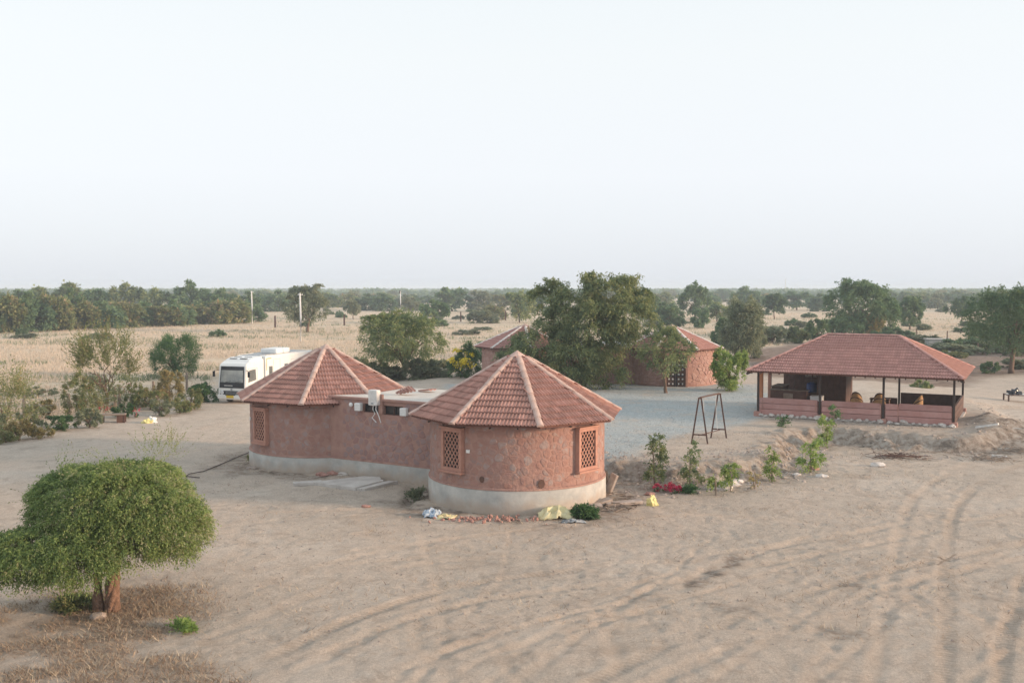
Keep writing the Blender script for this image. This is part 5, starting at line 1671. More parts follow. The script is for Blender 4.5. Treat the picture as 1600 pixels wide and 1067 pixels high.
# crimson flowers
for k, (px, py, lab) in enumerate(((1027, 768, 'largest crimson flower clump at the foot of the tallest sapling'), (1042, 757, 'upper middle crimson flower clump by the tallest sapling'),
                                   (1053, 758, 'upper right crimson flower clump by the tallest sapling'), (1048, 765, 'middle right crimson flower clump near the sapling'), (1060, 770, 'lowest crimson flower clump near the two-tiered sapling'))):
    b = at(px, py); b = at(px, py, H(b.x, b.y)); b.z = H(b.x, b.y)
    t = thing('flower_clump', lab, 'flowers', b, 0, 'crimson flowers at the foot of the bank')
    V_, F_, T_ = leaf_geo([((0, 0, .16), (.13, .12, .10), 1, 0)], 60, per=3, slen=.06, leaf=.035, seed=80 + k, inner=.3)
    link_mesh('petals', np_mesh('petals', V_, F_, T_), MT['petal'], t)
    V_, F_, T_ = leaf_geo([((0, 0, .06), (.15, .14, .08), 1, 0)], 40, per=3, slen=.06, leaf=.03, seed=90 + k, inner=.3)
    link_mesh('leaves', np_mesh('leaves', V_, F_, T_), MT['l_deep'], t)
for k, (px, py, lab) in enumerate(((198, 602, 'red flower spray in the roadside shrub, uppermost'), (198, 614, 'small red flower spray below the uppermost one'), (240, 621, 'red flower spray under the yellow-flecked bush'),
                                   (212, 645, 'red flower spray on the ground right of the bench'), (165, 638, 'red flower spray left above the bench'))):
    b = at(px, py + 8)
    t = thing('flower_spray', lab, 'flowers', b, 0, 'red bougainvillea sprays on the left roadside')
    V_, F_, T_ = leaf_geo([((0, 0, .35), (.32, .2, .18), 1, 0)], 26, per=3, slen=.15, leaf=.035, seed=100 + k, inner=.3)
    link_mesh('petals', np_mesh('petals', V_, F_, T_), MT['petal'], t)
    MB().tube([(0, 0, -.05), (.05, 0, .2), (0, 0, .4)], [.02, .015, .008], 5).build('stem', MT['wood_grey'], t)

# background tree prototypes, then copies ------------------------------
def proto(mat, seed, ns, flat=1.0, w_=5.0, h=5.0, cl=.25, leaf=.26, slen=.6):
    rs = random.Random(seed)
    es = []
    for k in range(6):
        a = 2 * math.pi * k / 6 + rs.random()
        es.append(((math.cos(a) * w_ * .25, math.sin(a) * w_ * .25, h * (cl + (1 - cl) * rs.uniform(.35, .62))), (w_ * .25 * rs.uniform(.8, 1.2), w_ * .25, h * (1 - cl) * rs.uniform(.34, .46)), 1, rs.uniform(-.15, .15)))
    es.append(((0, 0, h * (cl + (1 - cl) * .6)), (w_ * .28, w_ * .28, h * (1 - cl) * .4), 1, .05))
    V_, F_, T_ = leaf_geo(es, ns, per=5, slen=slen, leaf=leaf, droop=.4, seed=seed, inner=.1, rough=.17, up=.3, bottom=.5, aspect=.5)
    cr = np_mesh('crown', V_, F_, T_); cr.materials.append(MT[mat])
    mb = MB()
    limbs(mb, (0, 0, -.3), (0, 0, h * max(cl, .15)), [e[0] for e in es[:4]], .16, seed, n=6)
    tk = mb.mesh('trunk'); tk.materials.append(MT['bark'])
    return cr, tk


PROTOS = {'tree': [proto('l_far', 201, 900), proto('l_far', 202, 900, w_=5.5), proto('l_khejri', 203, 800, w_=5, cl=.3), proto('l_grey', 204, 750, cl=.2)],
          'bush': [proto('l_scrub', 211, 1000, cl=.0, h=4, w_=5.5), proto('l_scrub', 212, 1000, cl=.0, h=4, w_=5.5), proto('l_far', 213, 900, cl=.0, h=4), proto('l_grey', 214, 600, cl=0, h=2.6, w_=4)]}


def put(kind, i, loc, w_, h, label, group, name=None, cat=None, rz=None):
    cr, tk = PROTOS[kind][i % 4]
    t = thing(name or ('khejri_tree' if kind == 'tree' else 'bush'), label, cat or kind, loc, random.uniform(0, 6.28) if rz is None else rz, group)
    base_w = (5.0, 5.5, 5.0, 5.0)[i % 4] if kind == 'tree' else (5.5, 5.5, 5.0, 4)[i % 4]
    base_h = 5.0 if kind == 'tree' else (4, 4, 4, 2.6)[i % 4]
    t.scale = (w_ / base_w, w_ / base_w, h / base_h)
    c = bpy.data.objects.new('crown', cr); c.parent = t; COL.objects.link(c)
    if kind == 'tree':
        k = bpy.data.objects.new('trunk', tk); k.parent = t; COL.objects.link(k)
    return t


RECS = []


def put_px(kind, i, px, pyb, top, wpx, label, group, **kw):
    b = at(px, pyb); m_ = size_at(b)
    b.z = -.1
    t = put(kind, i, b, wpx * m_, (pyb - top) * m_, label, group, **kw)
    RECS.append((t, px, group)); return t


rr = random.Random(77)
# dense thicket on the left, beyond the dry field
for i in range(24):
    px = -40 + i * 18.5
    pyb = 520 - 17 * max(0, px) / 395 + rr.uniform(-2, 1)
    put_px('bush', i % 3 if i % 5 else 2, px, pyb, (464 if px < 110 else 472) + rr.uniform(-4, 8), rr.uniform(48, 66), 'olive bush in the front row of the thicket beyond the dry field', 'thicket bushes beyond the dry field')
for px, top, wp in ((-10, 459, 60), (25, 458, 50), (62, 452, 60), (110, 446, 62), (150, 452, 55), (200, 447, 46), (245, 454, 40), (292, 445, 44), (330, 452, 40), (352, 456, 40), (385, 460, 40)):
    put_px('tree', int(px) % 3, px, 497, top, wp, 'taller green tree rising behind the left thicket', 'trees behind the left thicket')
# middle distance
PLU = {'tree': 'trees', 'bush': 'bushes'}
for k, (px, pyb, top, wp, kd, ix) in enumerate(((430, 487, 459, 48, 'bush', 2), (405, 482, 458, 36, 'tree', 0), (512, 484, 459, 40, 'tree', 2), (570, 485, 463, 52, 'bush', 2), (600, 486, 463, 40, 'bush', 2), (640, 488, 464, 36, 'tree', 3),
                                       (706, 486, 449, 52, 'tree', 0), (748, 486, 455, 46, 'tree', 3), (755, 506, 486, 44, 'bush', 3), (590, 480, 460, 40, 'tree', 1), (783, 484, 462, 36, 'bush', 1), (540, 480, 460, 36, 'bush', 0),
                                       (1120, 503, 474, 38, 'tree', 2), (1245, 484, 455, 44, 'tree', 0), (1168, 486, 452, 44, 'tree', 1), (1465, 484, 459, 32, 'tree', 3), (1130, 470, 451, 30, 'tree', 0), (1280, 486, 463, 40, 'bush', 2),
                                       (1440, 480, 458, 40, 'tree', 2), (1390, 478, 457, 40, 'tree', 1), (1530, 486, 462, 44, 'bush', 2), (1020, 490, 460, 44, 'tree', 3), (1040, 480, 458, 36, 'tree', 2), (1195, 480, 460, 30, 'bush', 1),
                                       (1620, 540, 470, 90, 'tree', 1), (1500, 478, 459, 40, 'tree', 0), (1560, 480, 455, 48, 'tree', 1), (1030, 505, 470, 50, 'bush', 2), (770, 500, 478, 40, 'bush', 0), (840, 492, 462, 50, 'tree', 0))):
    put_px(kd, ix, px, pyb, top, wp, 'hazy %s in the middle distance of the scrub plain' % kd, 'middle distance %s' % PLU[kd])
# low shrubs in the fields
for i in range(95):
    px = rr.uniform(-40, 1640)
    pyb = rr.choice([rr.uniform(492, 515), rr.uniform(486, 500), rr.uniform(508, 530)])
    if px < 430 and pyb < 524: continue
    b = at(px, pyb); m_ = size_at(b)
    if 780 < px < 1000: continue
    t = put('bush', 3 if rr.random() < .6 else 2, (b.x, b.y, -.05), rr.uniform(1.6, 4.2), rr.uniform(.6, 1.4), 'low grey-green scrub bush in the dry fields', 'low scrub bushes in the dry fields'); RECS.append((t, px, 'low scrub bushes in the dry fields'))
for px, pyb, w_, h in ((1440, 540, 5, 1.3), (1475, 548, 4, .9), (1500, 552, 5, 1.0), (1530, 548, 5, 1.2), (1590, 552, 5, 1.3), (1250, 530, 4, 1.2), (1590, 575, 3, .8), (1420, 545, 4, .9), (690, 590, 2.4, 1.0), (672, 600, 2.6, .9), (760, 598, 1.6, .6), (1120, 600, 1.5, .7), (600, 600, 3, 1.2), (575, 596, 3, 1.0)):
    b = at(px, pyb); t = put('bush', 3, (b.x, b.y, H(b.x, b.y) - .05), w_, h, 'low bush along the edge of the cleared ground', 'low bushes edging the cleared ground'); RECS.append((t, px, 'low bushes edging the cleared ground'))
for i in range(115):
    px = rr.uniform(-60, 1660); pyb = rr.uniform(466, 482)
    b = at(px, pyb)
    kd = 'tree' if rr.random() < .7 else 'bush'
    t = put(kd, rr.randrange(4), (b.x, b.y, -.2), rr.uniform(6, 11), rr.uniform(3.8, 6.2), 'distant hazy %s of the far scrub' % kd, 'distant hazy %s' % PLU[kd]); RECS.append((t, px, 'distant hazy %s' % PLU[kd]))

# far woodland: one mass of small crowns out to the horizon
def far_wood():
    V_, F_, T_ = leaf_geo([((0, 0, 2.6), (3, 3, 2.2), 1), ((2, 0, 2.2), (2.4, 2.4, 1.8), 1), ((-2, 1, 2.0), (2.2, 2.2, 1.8), 1)], 75, per=3, slen=1.1, leaf=.85, droop=.2, seed=300, inner=.05, rough=.2, aspect=.6)
    n = 2300
    rs = np.random.RandomState(8)
    dep = 650 * (9.0 ** rs.rand(n))
    xx = (rs.rand(n) - .5) * 2 * dep * .72
    sc = .75 + .65 * rs.rand(n)
    an = rs.rand(n) * 6.28
    ca, sa = np.cos(an), np.sin(an)
    VV = np.empty((n, len(V_), 3), np.float32)
    wide = (1.3 + dep / 1500)
    VV[:, :, 0] = (V_[None, :, 0] * ca[:, None] - V_[None, :, 1] * sa[:, None]) * (sc * wide)[:, None] + xx[:, None]
    VV[:, :, 1] = (V_[None, :, 0] * sa[:, None] + V_[None, :, 1] * ca[:, None]) * (sc * wide)[:, None] + dep[:, None]
    VV[:, :, 2] = V_[None, :, 2] * sc[:, None] * 1.05
    FF = (F_[None] + (np.arange(n) * len(V_))[:, None, None]).reshape(-1, 3)
    TT = np.clip(T_[None] + (rs.rand(n)[:, None] - .5) * .4, 0, 1).ravel()
    link_mesh('far_woodland', np_mesh('far_woodland', VV.reshape(-1, 3), FF, TT), MT['l_far'], kind='stuff')


far_wood()


# dry grass -------------------------------------------------------------
def blades(name, X, Y, Z, h, mat, per=4, spread=.12, width=.03, seed=0, lean=.35, tintf=None):
    rs = np.random.RandomState(seed)
    n = len(X)
    bx = np.repeat(X, per) + rs.normal(size=n * per) * spread
    by = np.repeat(Y, per) + rs.normal(size=n * per) * spread
    bz = np.repeat(Z, per)
    hh = np.repeat(h, per) * (.5 + .8 * rs.rand(n * per))
    a = rs.rand(n * per) * 6.28
    wv = width * (.6 + .8 * rs.rand(n * per))
    lx, ly = rs.normal(size=n * per) * lean * hh, rs.normal(size=n * per) * lean * hh
    V_ = np.empty((n * per, 3, 3), np.float32)
    V_[:, 0] = np.stack([bx - np.cos(a) * wv, by - np.sin(a) * wv, bz - .03], 1)
    V_[:, 1] = np.stack([bx + np.cos(a) * wv, by + np.sin(a) * wv, bz - .03], 1)
    V_[:, 2] = np.stack([bx + lx, by + ly, bz + hh], 1)
    t = np.repeat(np.clip(.5 + .25 * rs.normal(size=n) + (tintf if tintf is not None else 0), 0, 1), per * 3)
    return link_mesh(name, np_mesh(name, V_.reshape(-1, 3), np.arange(n * per * 3).reshape(-1, 3), t), MT[mat], kind='stuff')


rs = np.random.RandomState(12)
n = 150000
dep = 46 * (6.5 ** rs.rand(n))
xx = (rs.rand(n) - .5) * 2 * dep * .60
sdf = poly_sd(xx, dep, FIELD)
den = fbm(xx * .12, dep * .12, 4)
ok = (sdf > rs.rand(n) * 3) & (den + .25 * rs.rand(n) > .48) & (poly_sd(xx, dep, PLOUGH) < 0)
xx, dep, den = xx[ok], dep[ok], den[ok]
zz = base_height(xx, dep)
blades('dry_grass', xx, dep, zz, .14 + .30 * rs.rand(len(xx)) * den * 1.6, 'straw', per=4, spread=.22, width=.030 + 0 * den[0], seed=13, tintf=(den - .5) * .8)
# weeds mixed in the field
n = 16000
dep = 60 * (4 ** rs.rand(n)); xx = (rs.rand(n) - .5) * 2 * dep * .6
ok = (poly_sd(xx, dep, FIELD) > 1) & (fbm(xx * .08 + 9, dep * .2, 4) > .56)
xx, dep = xx[ok], dep[ok]
blades('field_weeds', xx, dep, base_height(xx, dep), .25 + .3 * rs.rand(len(xx)), 'l_grey', per=6, spread=.25, width=.05, seed=14)
# litter and twigs on the bare earth
def scatter_poly(Pg, n, seed):
    rs = np.random.RandomState(seed)
    lo, hi = Pg.min(0), Pg.max(0)
    p_ = lo + rs.rand(n, 2) * (hi - lo)
    return p_[poly_sd(p_[:, 0], p_[:, 1], Pg) > -.3 + .8 * rs.rand(n)]
q = scatter_poly(LITTER, 8000, 15)
q = q[fbm(q[:, 0] * 1.2, q[:, 1] * 1.2, 4) > .42]
blades('dry_litter', q[:, 0], q[:, 1], base_height(q[:, 0], q[:, 1]) + .01, np.full(len(q), .085), 'litter', per=5, spread=.16, width=.008, seed=16, lean=1.3)
n = 5000
xx = rs.uniform(-15, 18, n); yy = 20 + 26 * rs.rand(n)
ok = (np.hypot(xx - H1[0], yy - H1[1]) > 3.4) & (fbm(xx * .5 + 3, yy * .5, 3) > .5)
xx, yy = xx[ok], yy[ok]
blades('scattered_straw', xx, yy, base_height(xx, yy) + .01, np.full(len(xx), .10), 'litter', per=3, spread=.15, width=.007, seed=17, lean=1.6)


def pebbles(name, pts, size, mat, seed):
    rs = np.random.RandomState(seed)
    base = np.array([(1, 0, 0), (-.5, .87, 0), (-.5, -.87, 0), (.3, .2, .8), (-.4, -.1, .7)], float)
    Fb = np.array([(0, 1, 3), (1, 4, 3), (1, 2, 4), (2, 0, 4), (0, 3, 4)])
    n = len(pts)
    s_ = size * (.4 + 1.2 * rs.rand(n) ** 2.5)
    a = rs.rand(n) * 6.28
    V_ = base[None] * s_[:, None, None] * (1 + .35 * rs.normal(size=(n, 5, 3)))
    x = V_[:, :, 0] * np.cos(a)[:, None] - V_[:, :, 1] * np.sin(a)[:, None]
    y = V_[:, :, 0] * np.sin(a)[:, None] + V_[:, :, 1] * np.cos(a)[:, None]
    V_ = np.stack([x + pts[:, 0:1], y + pts[:, 1:2], V_[:, :, 2] * .8 + pts[:, 2:3]], 2)
    F_ = (Fb[None] + (np.arange(n) * 5)[:, None, None]).reshape(-1, 3)
    return link_mesh(name, np_mesh(name, V_.reshape(-1, 3), F_), MT[mat], kind='stuff')


q = scatter_poly(GRAVEL, 16000, 18)
pebbles('gravel', np.column_stack([q, base_height(q[:, 0], q[:, 1])]), .038, 'greystone', 19)
BK = pxpoly([(950, 728), (1060, 735), (1190, 722), (1262, 690), (1300, 700), (1290, 745), (1180, 768), (1060, 778), (980, 785), (940, 770)])
q = scatter_poly(BK, 3000, 20)
pebbles('bank_stones', np.column_stack([q, base_height(q[:, 0], q[:, 1])]), .07, 'rock', 21)
q = scatter_poly(pxpoly([(1255, 660), (1500, 680), (1590, 700), (1600, 650), (1520, 640), (1560, 720), (1350, 715)]), 2200, 22)
pebbles('bank_stones', np.column_stack([q, base_height(q[:, 0], q[:, 1])]), .07, 'rock', 23)
n = 7000
q = np.column_stack([rs.uniform(-15, 18, n), 20 + 27 * rs.rand(n)])
q = q[(np.hypot(q[:, 0] - H1[0], q[:, 1] - H1[1]) > 3.3)]
pebbles('loose_stones', np.column_stack([q, base_height(q[:, 0], q[:, 1])]), .028, 'rock', 24)

# ---------------------------------------------------------------- objects on the ground
def gp(px, py, dz=0.0):
    b = at(px, py, 0); b = at(px, py, H(b.x, b.y)); b.z = H(b.x, b.y) + dz
    return b


# broken concrete slab by the link block
cb = gp(560, 755)
CS = thing('concrete_slab', 'large pale broken concrete slab on the ground beside the link block', 'slab', cb, rad(-12))
rn = random.Random(3)
def ragged(pts, z0, z1, jit, n=5):
    o = []
    for i in range(len(pts)):
        a, b = Vector((*pts[i], 0)), Vector((*pts[(i + 1) % len(pts)], 0))
        for k in range(n):
            p_ = a.lerp(b, k / n); o.append((p_.x + rn.uniform(-jit, jit), p_.y + rn.uniform(-jit, jit)))
    return MB().prism(o, 2, z0, z1)
ragged([(-1.5, -.75), (0.35, -1.35), (.95, .10), (.5, .75), (-.1, .85)], -.2, .13, .06).build('slab', MT['concrete'], CS)
ragged([(.42, -1.35), (.72, -1.25), (1.45, .35), (1.05, .3)], -.2, .09, .03).build('slab_strip', MT['concrete'], CS)
o = MB().bbox((0, 0, .06), (1.05, .34, .12), .02).build('stone_plank', MT['concrete']); o.location = gp(481, 757); o.rotation_euler = (0, 0, .35)
tag(o, 'narrow pale stone plank lying left of the broken slab', 'stone')
for k, (px, py, sz, m_, lab) in enumerate(((503, 743, .22, 'brick', 'reddish stone left of the broken slab top'), (520, 741, .20, 'brick', 'reddish stone at the far corner of the broken slab'), (536, 742, .18, 'rockwhite', 'pale stone on the far edge of the broken slab'),
                                       (394, 733, .2, 'rock', 'flat stone at the left corner of the left plinth'), (1372, 728, .26, 'rockwhite', 'white rock lying alone in front of the pavilion bank'), (1480, 553, .5, 'rockwhite', 'pale boulder near the ploughed strip'),
                                       (1131, 749, .30, 'rockwhite', 'pale stone at the foot of the middle sapling, left'), (1141, 750, .30, 'rockwhite', 'pale stone at the foot of the middle sapling, centre'), (1151, 751, .24, 'rockwhite', 'pale pointed stone right of the middle sapling'),
                                       (1271, 733, .20, 'brick', 'pink stone beside the bushy corner sapling'), (1284, 745, .2, 'rockwhite', 'pale stone below the corner sapling'), (1015, 773, .16, 'brick', 'small pink stone near the yellow bag'),
                                       (1245, 742, .14, 'rockwhite', 'small white stone on the gravelly bank'), (571, 792, .14, 'brick', 'small brown stone below the broken slab'))):
    r_ = rock('stone', (sz * 1.2, sz * .9, sz * .7), MT[m_], lab, 'stone', 'loose stones lying on the bare ground', seed=120 + k, sub=2)
    r_.location = gp(px, py, sz * .15)
dp = thing('drain_pipe', 'dark pipe end and cement outlet at the foot of the link block', 'pipe', gp(617, 745, .0), LR)
MB().tube([(0, .1, .32), (0, -.15, .30), (.05, -.35, .2), (.08, -.5, .02)], .05, 8).build('pipe', MT['grey'], dp)
MB().bbox((-.2, -.1, .3), (.5, .12, .06), .01).build('outlet', MT['concrete'], dp)

# stone slabs and branches at the right foot of the nearest hut
for k, (px, py, d, rot, m_, lab) in enumerate((((955), 772, (.10, .36, .75), (.15, .35, .5), 'slab', 'upright pinkish stone slab leaning on the nearest hut'),
                                           (948, 760, (.08, .34, .62), (.1, -.25, .2), 'wood_grey', 'dark grey slab leaning on the hut wall behind the others'),
                                           (938, 790, (.80, .32, .12), (.05, -.2, .45), 'slab', 'pinkish slab propped low against the plinth'),
                                           (926, 797, (.62, .26, .12), (.15, -.1, .3), 'slab', 'smallest pinkish slab next to the round bush'),
                                           (975, 790, (1.25, .34, .10), (.0, -.05, .22), 'slab', 'long flat slab lying away from the hut'))):
    o = MB().bbox((0, 0, 0), d, .02).build('stone_slab', MT['rock'] if m_ == 'slab' else MT[m_]); o.location = gp(px, py, d[2] * .42 + .06); o.rotation_euler = rot
    tag(o, lab, 'stone slab', 'stone slabs at the right foot of the nearest hut')
bp_ = thing('branch_pile', 'pile of dry grey branches among the slabs right of the nearest hut', 'branches', gp(958, 797))
rn = random.Random(9)
for k in range(26):
    a = rn.uniform(0, 6.28); L_ = rn.uniform(.3, .9)
    c_ = Vector((rn.uniform(-.6, .9), rn.uniform(-.3, .35), rn.uniform(.03, .2)))
    dv = Vector((math.cos(a), math.sin(a) * .5, rn.uniform(-.15, .3))) * L_ / 2
    MB().tube([c_ - dv, c_ + Vector((rn.uniform(-.05, .05), 0, .04)), c_ + dv], [.022, .018, .008], 5).build('branch', MT['wood_grey'], bp_)


def crumple(name, label, cat, px, py, sx, sy, sz, mat, seed, sub=4, amp=.45):
    bm = bmesh.new()
    bmesh.ops.create_icosphere(bm, subdivisions=sub, radius=1)
    from mathutils import noise
    for v in bm.verts:
        n_ = abs(noise.noise(v.co * 1.3 + Vector((seed, 0, 0)))) * 1.6 + .5 * abs(noise.noise(v.co * 3.1 + Vector((0, seed, 0))))
        k = .62 + amp * 1.5 * n_
        v.co = Vector((v.co.x * sx * k, v.co.y * sy * k, max(-.05, v.co.z * sz * k)))
    me = bpy.data.meshes.new(name); bm.to_mesh(me); bm.free()
    me.materials.append(MT[mat])
    o = bpy.data.objects.new(name, me); COL.objects.link(o)
    o.location = gp(px, py, .02)
    return tag(o, label, cat)


def sheet(name, label, cat, px, py, sx, sy, h, mat, seed):
    nx_, ny_ = 22, 16
    gx, gy = np.meshgrid(np.linspace(-1, 1, nx_), np.linspace(-1, 1, ny_))
    o1 = seed * 7.3
    def ridge(a, b): return 1 - np.abs(2 * vnoise(a, b) - 1)
    rr_ = np.clip(1 - (gx ** 2 + gy ** 2) * .75, 0, 1)
    z = (rr_ ** .6) * (.10 + ridge(gx * 1.6 + o1, gy * 1.9) ** 2 * .75 + .28 * ridge(gx * 4 + o1, gy * 4.4 + 3) ** 2)
    X = gx * sx * (1 + .25 * (vnoise(gx * 2 + o1, gy * 2) - .5)) + .12 * (vnoise(gx * 5 + 9, gy * 5 + o1) - .5)
    Y = gy * sy * (1 + .5 * (vnoise(gx * 2 + 4, gy * 3 + o1) - .5)) + .12 * (vnoise(gx * 6, gy * 5 + o1 + 5) - .5)
    V_ = np.stack([X.ravel(), Y.ravel(), (z * h).ravel() + .01], 1)
    i_ = (np.arange(ny_ - 1)[:, None] * nx_ + np.arange(nx_ - 1)[None]).ravel()
    F_ = np.concatenate([np.stack([i_, i_ + 1, i_ + nx_ + 1], 1), np.stack([i_, i_ + nx_ + 1, i_ + nx_], 1)])
    me = np_mesh(name, V_, F_)
    o = link_mesh(name, me, MT[mat]); o.location = gp(px, py, .0)
    so = o.modifiers.new('thick', 'SOLIDIFY'); so.thickness = .012
    return tag(o, label, cat)


sheet('plastic_sack', 'crumpled pale yellow sack lying against the plinth of the nearest hut', 'sack', 868, 808, .55, .42, .40, 'sack', 1)
sheet('plastic_sack', 'right end of crumpled yellow sheeting beside the round bush', 'sack', 892, 807, .45, .30, .26, 'sack', 5)
crumple('plastic_bag', 'small bright yellow bag on the sand right of the slabs', 'bag', 1019, 789, .19, .15, .30, 'yellowlitter', 2, 3)
sheet('plastic_litter', 'blue and white plastic litter left of the nearest hut', 'litter', 676, 806, .28, .3, .26, 'bluelitter', 3)
sheet('plastic_litter', 'faded yellowish litter right of the blue litter', 'litter', 696, 808, .3, .25, .10, 'sack', 4)
crumple('plastic_bag', 'white bag on the road edge by the left hedge', 'bag', 238, 660, .26, .2, .30, 'white', 6, 3)
crumple('plastic_bag', 'yellow-green bag on the road edge by the left hedge', 'bag', 230, 661, .28, .2, .22, 'yellowlitter', 7, 3)
sheet('rag', 'dark grey rag on the sand below the yellow sack', 'rag', 897, 816, .38, .14, .12, 'grey', 8)

# brick rubble in front of the nearest hut
rb = thing('brick_rubble', 'scatter of broken red bricks in front of the nearest hut plinth', 'rubble', gp(762, 812))
rn = random.Random(15)
bps = []
for k in range(5):
    o = rock('brick_piece', (.11, .08, .07), MT['brick'], seed=140 + k, sub=1); bps.append(o.data); bpy.data.objects.remove(o)
for k in range(110):
    x = rn.gauss(0, .75) - .1; y = rn.gauss(.05, .22)
    o = bpy.data.objects.new('brick_piece', rn.choice(bps)); o.parent = rb; COL.objects.link(o)
    s_ = rn.uniform(.3, .85)
    o.location = (x, y, rn.uniform(0, .05)); o.scale = (s_,) * 3; o.rotation_euler = (rn.uniform(0, 6), rn.uniform(0, 6), rn.uniform(0, 6))

# poles
for px, pyb, top, r, lab, dk in ((394, 506, 455, .15, 'leftmost tall white concrete pole by the thicket', 0), (470, 535, 458, .13, 'middle tall white concrete pole nearest to the truck', 0), (626, 492, 455, .14, 'right white pole with a dark fitting on its tip', 1)):
    b = at(px, pyb); m_ = size_at(b)
    t = thing('power_pole', lab, 'pole', b, 0, 'white concrete poles in the dry field')
    hh = (pyb - top) * m_
    MB().tube([(0, 0, -.3), (0.03, 0, hh * .5), (-.05, 0, hh)], [r * 1.25, r, r * .75], 8).build('shaft', MT['pole'], t, smooth=True)
    MB().beam((-.35, 0, hh - .25), (.35, 0, hh - .25), .05, .08).build('crossarm', MT['iron'] if dk else MT['pole'], t)
    if dk: MB().bbox((-.18, 0, hh - .2), (.3, .3, .9), .03).build('fitting', MT['iron'], t)
    for sx in (-.25, .25): MB().tube([(sx, 0, hh - .2), (sx, 0, hh - .06)], [.05, .03], 6).build('insulator', MT['offwhite'], t)
b = at(1227, 466)
mt = thing('radio_mast', 'thin radio mast just visible above the far treeline on the right', 'mast', b)
m_ = size_at(b); hh = 31 * m_
for k in range(3):
    a = k * 2.094
    MB().tube([(math.cos(a) * .5, math.sin(a) * .5, 0), (0, 0, hh)], [.10, .05], 5).build('leg', MT['offwhite'], mt)
MB().tube([(0, 0, hh * .7), (0, 0, hh)], [.25, .12], 6).build('antenna', MT['offwhite'], mt)
b = at(603, 401, 0) if False else None

# fences
def fence(name, label, pts, h, r, mat, wires=3, pw_=.14, group=None):
    b0 = pts[0]
    t = thing(name, label, 'fence', b0, 0, group)
    for i, p_ in enumerate(pts):
        q_ = p_ - b0; q_.z = 0
        MB().box((q_.x, q_.y, h / 2 - .1), (pw_, pw_, h + .2), taper=.85).build('post', MT[mat], t)
    for k in range(wires):
        z = h * (.3 + .28 * k)
        mb = MB()
        for a_, c_ in zip(pts[:-1], pts[1:]):
            u_, v_ = a_ - b0, c_ - b0
            mb.tube([(u_.x, u_.y, z), ((u_.x + v_.x) / 2, (u_.y + v_.y) / 2, z - .06), (v_.x, v_.y, z)], r, 4)
        mb.build('wire', MT['grey'], t)
    return t


fence('post_fence', 'wire fence on reddish stone posts along the left roadside', [at(-30, 672), at(38, 655), at(108, 652), at(180, 640), at(187, 636), at(240, 628), at(292, 612)], 1.35, .008, 'wood_grey')
fence('post_fence', 'far wire fence on dark posts crossing the dry field behind the poles', [at(x, 512 - (x - 430) * .03) for x in (430, 480, 538, 595, 656, 720, 790)], 2.2, .012, 'rust', 2, .3)
fence('post_fence', 'fence of thin posts at the field edge behind the pavilion', [at(x, y) for x, y in ((1215, 528), (1235, 529), (1272, 530), (1300, 530), (1415, 530), (1432, 528), (1480, 530), (1528, 552))], 1.2, .01, 'bark', 2, .14)

# bench on left roadside
bn = thing('wooden_bench', 'dark low wooden table-bench on the roadside left of the litter', 'bench', gp(178, 660), rad(12))
MB().bbox((0, 0, .45), (1.25, .5, .06), .01).build('top', MT['wood_grey'], bn)
MB().box((.35, 0, .21), (.35, .42, .42)).build('cabinet', MT['wood_dark'], bn)
for x_, y_ in ((-.55, -.2), (-.55, .2), (.57, -.2), (.57, .2)): MB().box((x_, y_, .2), (.06, .06, .44)).build('leg', MT['wood_dark'], bn)
o = MB().tube([(0, 0, 0), (.25, 0, .75)], [.06, .045], 7).build('stick', MT['offwhite']); o.location = gp(296, 640); tag(o, 'short pale stick leaning out of the hedge by the road', 'stick')
# charpoy on the right
cp_ = thing('charpoy', 'low string bed with a black bundle on it at the right edge', 'bed', gp(1594, 628), rad(-8))
for x_, y_ in ((-.85, -.45), (.85, -.45), (-.85, .45), (.85, .45)): MB().box((x_, y_, .25), (.08, .08, .5)).build('leg', MT['wood_dark'], cp_)
MB().beam((-.85, -.45, .46), (.85, -.45, .46), .06).beam((-.85, .45, .46), (.85, .45, .46), .06).beam((-.85, -.45, .46), (-.85, .45, .46), .06).beam((.85, -.45, .46), (.85, .45, .46), .06).build('frame', MT['wood_dark'], cp_)
MB().box((0, 0, .47), (1.6, .82, .03)).build('webbing', MT['offwhite'], cp_)
bd = crumple('bundle', 'black cloth bundle lying on the string bed', 'bundle', 1587, 626, .45, .3, .36, 'black', 9, 3)
q_ = gp(1594, 628); bd.location = (q_.x - .35, q_.y, q_.z + .50)
# concrete tank
b = at(1464, 545)
tk_ = thing('water_tank', 'low grey concrete tank in the scrub right behind the pavilion', 'tank', b, rad(-8))
MB().bbox((0, 0, .5), (2.4, 1.8, 1.3), .04).build('basin', MT['plinth'], tk_)
MB().bbox((1.4, -.05, .35), (.45, 1.0, 1.2), .03).build('pier', MT['concrete'], tk_)
MB().bbox((-.1, 0, 1.19), (2.6, 1.95, .09), .02).build('cover', MT['concrete'], tk_)
MB().tube([(1.3, 0, .9), (1.3, 0, 1.35)], .09, 8).build('pipe', MT['offwhite'], tk_)
# red block stack & rail behind the feathery tree
bs_ = thing('brick_stack', 'long low stack of red bricks behind the yellow-flowered bush', 'bricks', at(692, 583), rad(-6))
for i in range(22):
    for j in range(3):
        if rn.random() < .12: continue
        MB().box((-1.15 + i * .115, rn.uniform(-.04, .04), .08 + j * .12), (.105, .30, .11), rz=rn.uniform(-.08, .08)).build('brick', MT['brick'], bs_)
rl = thing('gate_frame', 'short red wooden rail frame left of the red brick stack', 'gate', at(664, 592), rad(-5))
MB().box((.1, 0, .5), (.12, .12, 1.1)).build('post', MT['wood_dark'], rl)
for z_ in (.62, .82): MB().box((0, 0, z_), (1.3, .07, .09)).build('rail', MT['brick'], rl)
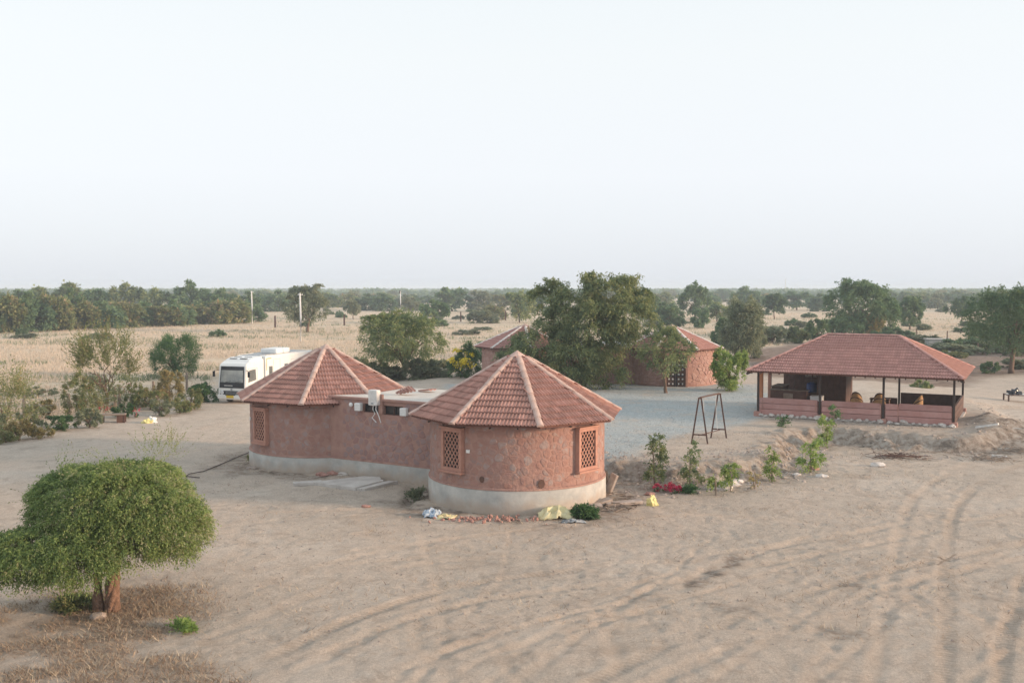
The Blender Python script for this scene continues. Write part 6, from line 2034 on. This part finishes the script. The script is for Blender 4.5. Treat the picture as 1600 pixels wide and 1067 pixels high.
# planks and sticks on the spoil heap at the right
for k, (px, py, L_, a_, lab) in enumerate(((1542, 672, 1.1, 2.2, 'pale plank standing out of the spoil heap near the pavilion'), (1562, 688, .6, -.3, 'short pale plank low on the spoil heap'), (1594, 678, 1.3, -.5, 'pale plank at the right edge beyond the spoil heap'),
                                           (1410, 716, 1.6, .0, 'dark stick lying flat in front of the pavilion bank'))):
    o = MB().beam((-L_ / 2, 0, 0), (L_ / 2, 0, 0), .09 if k < 3 else .05).build('plank', MT['offwhite'] if k < 3 else MT['wood_dark']); o.location = gp(px, py, .10); o.rotation_euler = (0, .25 if k == 0 else 0.05, a_)
    tag(o, lab, 'plank')
for k, (px, py, n_, lab) in enumerate(((1400, 714, 60, 'dark patch of burnt twigs in front of the pavilion bank'), (1548, 680, 70, 'brown brushwood on the spoil heap right of the pavilion'), (1590, 690, 60, 'dry brushwood at the right edge beyond the spoil heap'), (955, 778, 30, 'fine dry twigs behind the slabs by the hut'))):
    b = gp(px, py)
    t = thing('brushwood', lab, 'brushwood', b)
    mb = MB()
    for j in range(n_):
        a = rn.uniform(0, 6.28); c_ = Vector((rn.gauss(0, .6), rn.gauss(0, .35), rn.uniform(.02, .15))); dv = Vector((math.cos(a), math.sin(a), rn.uniform(-.2, .4))) * rn.uniform(.12, .4)
        mb.tube([c_ - dv, c_ + dv], [.014, .007], 4, cap=False)
    mb.build('twigs', MT['wood_dark'] if k == 0 else MT['wood_grey'], t, kind='stuff')
# cable trailing on the ground by the left hut
pts = [gp(390, 706, .03), gp(360, 722, .03), gp(325, 735, .03), gp(300, 745, .03), gp(318, 747, .03)]
pts = [gp(px, py, .05) for px, py in ((392, 707), (370, 716), (345, 727), (318, 738), (296, 742), (290, 746), (312, 748))]
o = MB().tube(pts, .02, 5).build('cable', MT['iron']); tag(o, 'thin black cable trailing on the sand from the left hut', 'cable')
LMK = [(60, 'near the left photo edge'), (160, 'above the sprawling roadside shrub'), (300, 'above the spiny ball tree'), (394, 'left of the leftmost pole'),
       (470, 'between the left and middle poles'), (560, 'above the left hut roof'), (690, 'by the feathery tree'), (790, 'left of the largest tree'),
       (1010, 'behind the largest tree'), (1110, 'above the white ridged roof'), (1200, 'by the tall grey-green tree'), (1290, 'left of the two-crowned tree'),
       (1400, 'behind the two-crowned tree'), (1500, 'above the pavilion right end'), (9999, 'near the right photo edge')]
ORD = ['leftmost', 'second', 'third', 'fourth', 'fifth', 'sixth', 'seventh', 'eighth', 'ninth', 'tenth', 'eleventh', 'twelfth', 'thirteenth', 'fourteenth', 'fifteenth', 'sixteenth', 'seventeenth', 'eighteenth']
GSH = {'thicket bushes beyond the dry field': 'olive thicket bushes', 'trees behind the left thicket': 'taller trees behind the thicket', 'middle distance trees': 'middle distance trees',
       'middle distance bushes': 'middle distance bushes', 'low scrub bushes in the dry fields': 'low field bushes', 'low bushes edging the cleared ground': 'low bushes edging cleared ground',
       'distant hazy trees': 'distant hazy trees', 'distant hazy bushes': 'distant hazy bushes'}
bins = {}
for t, px, g in RECS:
    lm = next(l for lim, l in LMK if px < lim)
    bins.setdefault((g, lm), []).append((px, t))
for (g, lm), L_ in bins.items():
    L_.sort(key=lambda q: q[0])
    for i, (px, t) in enumerate(L_):
        t['label'] = ('only one of the %s %s' if len(L_) == 1 else (ORD[min(i, 17)] if i == 0 else ORD[min(i, 17)] + ' from left') + ' of the %s %s') % (GSH[g], lm)
print('objects', len(bpy.data.objects))
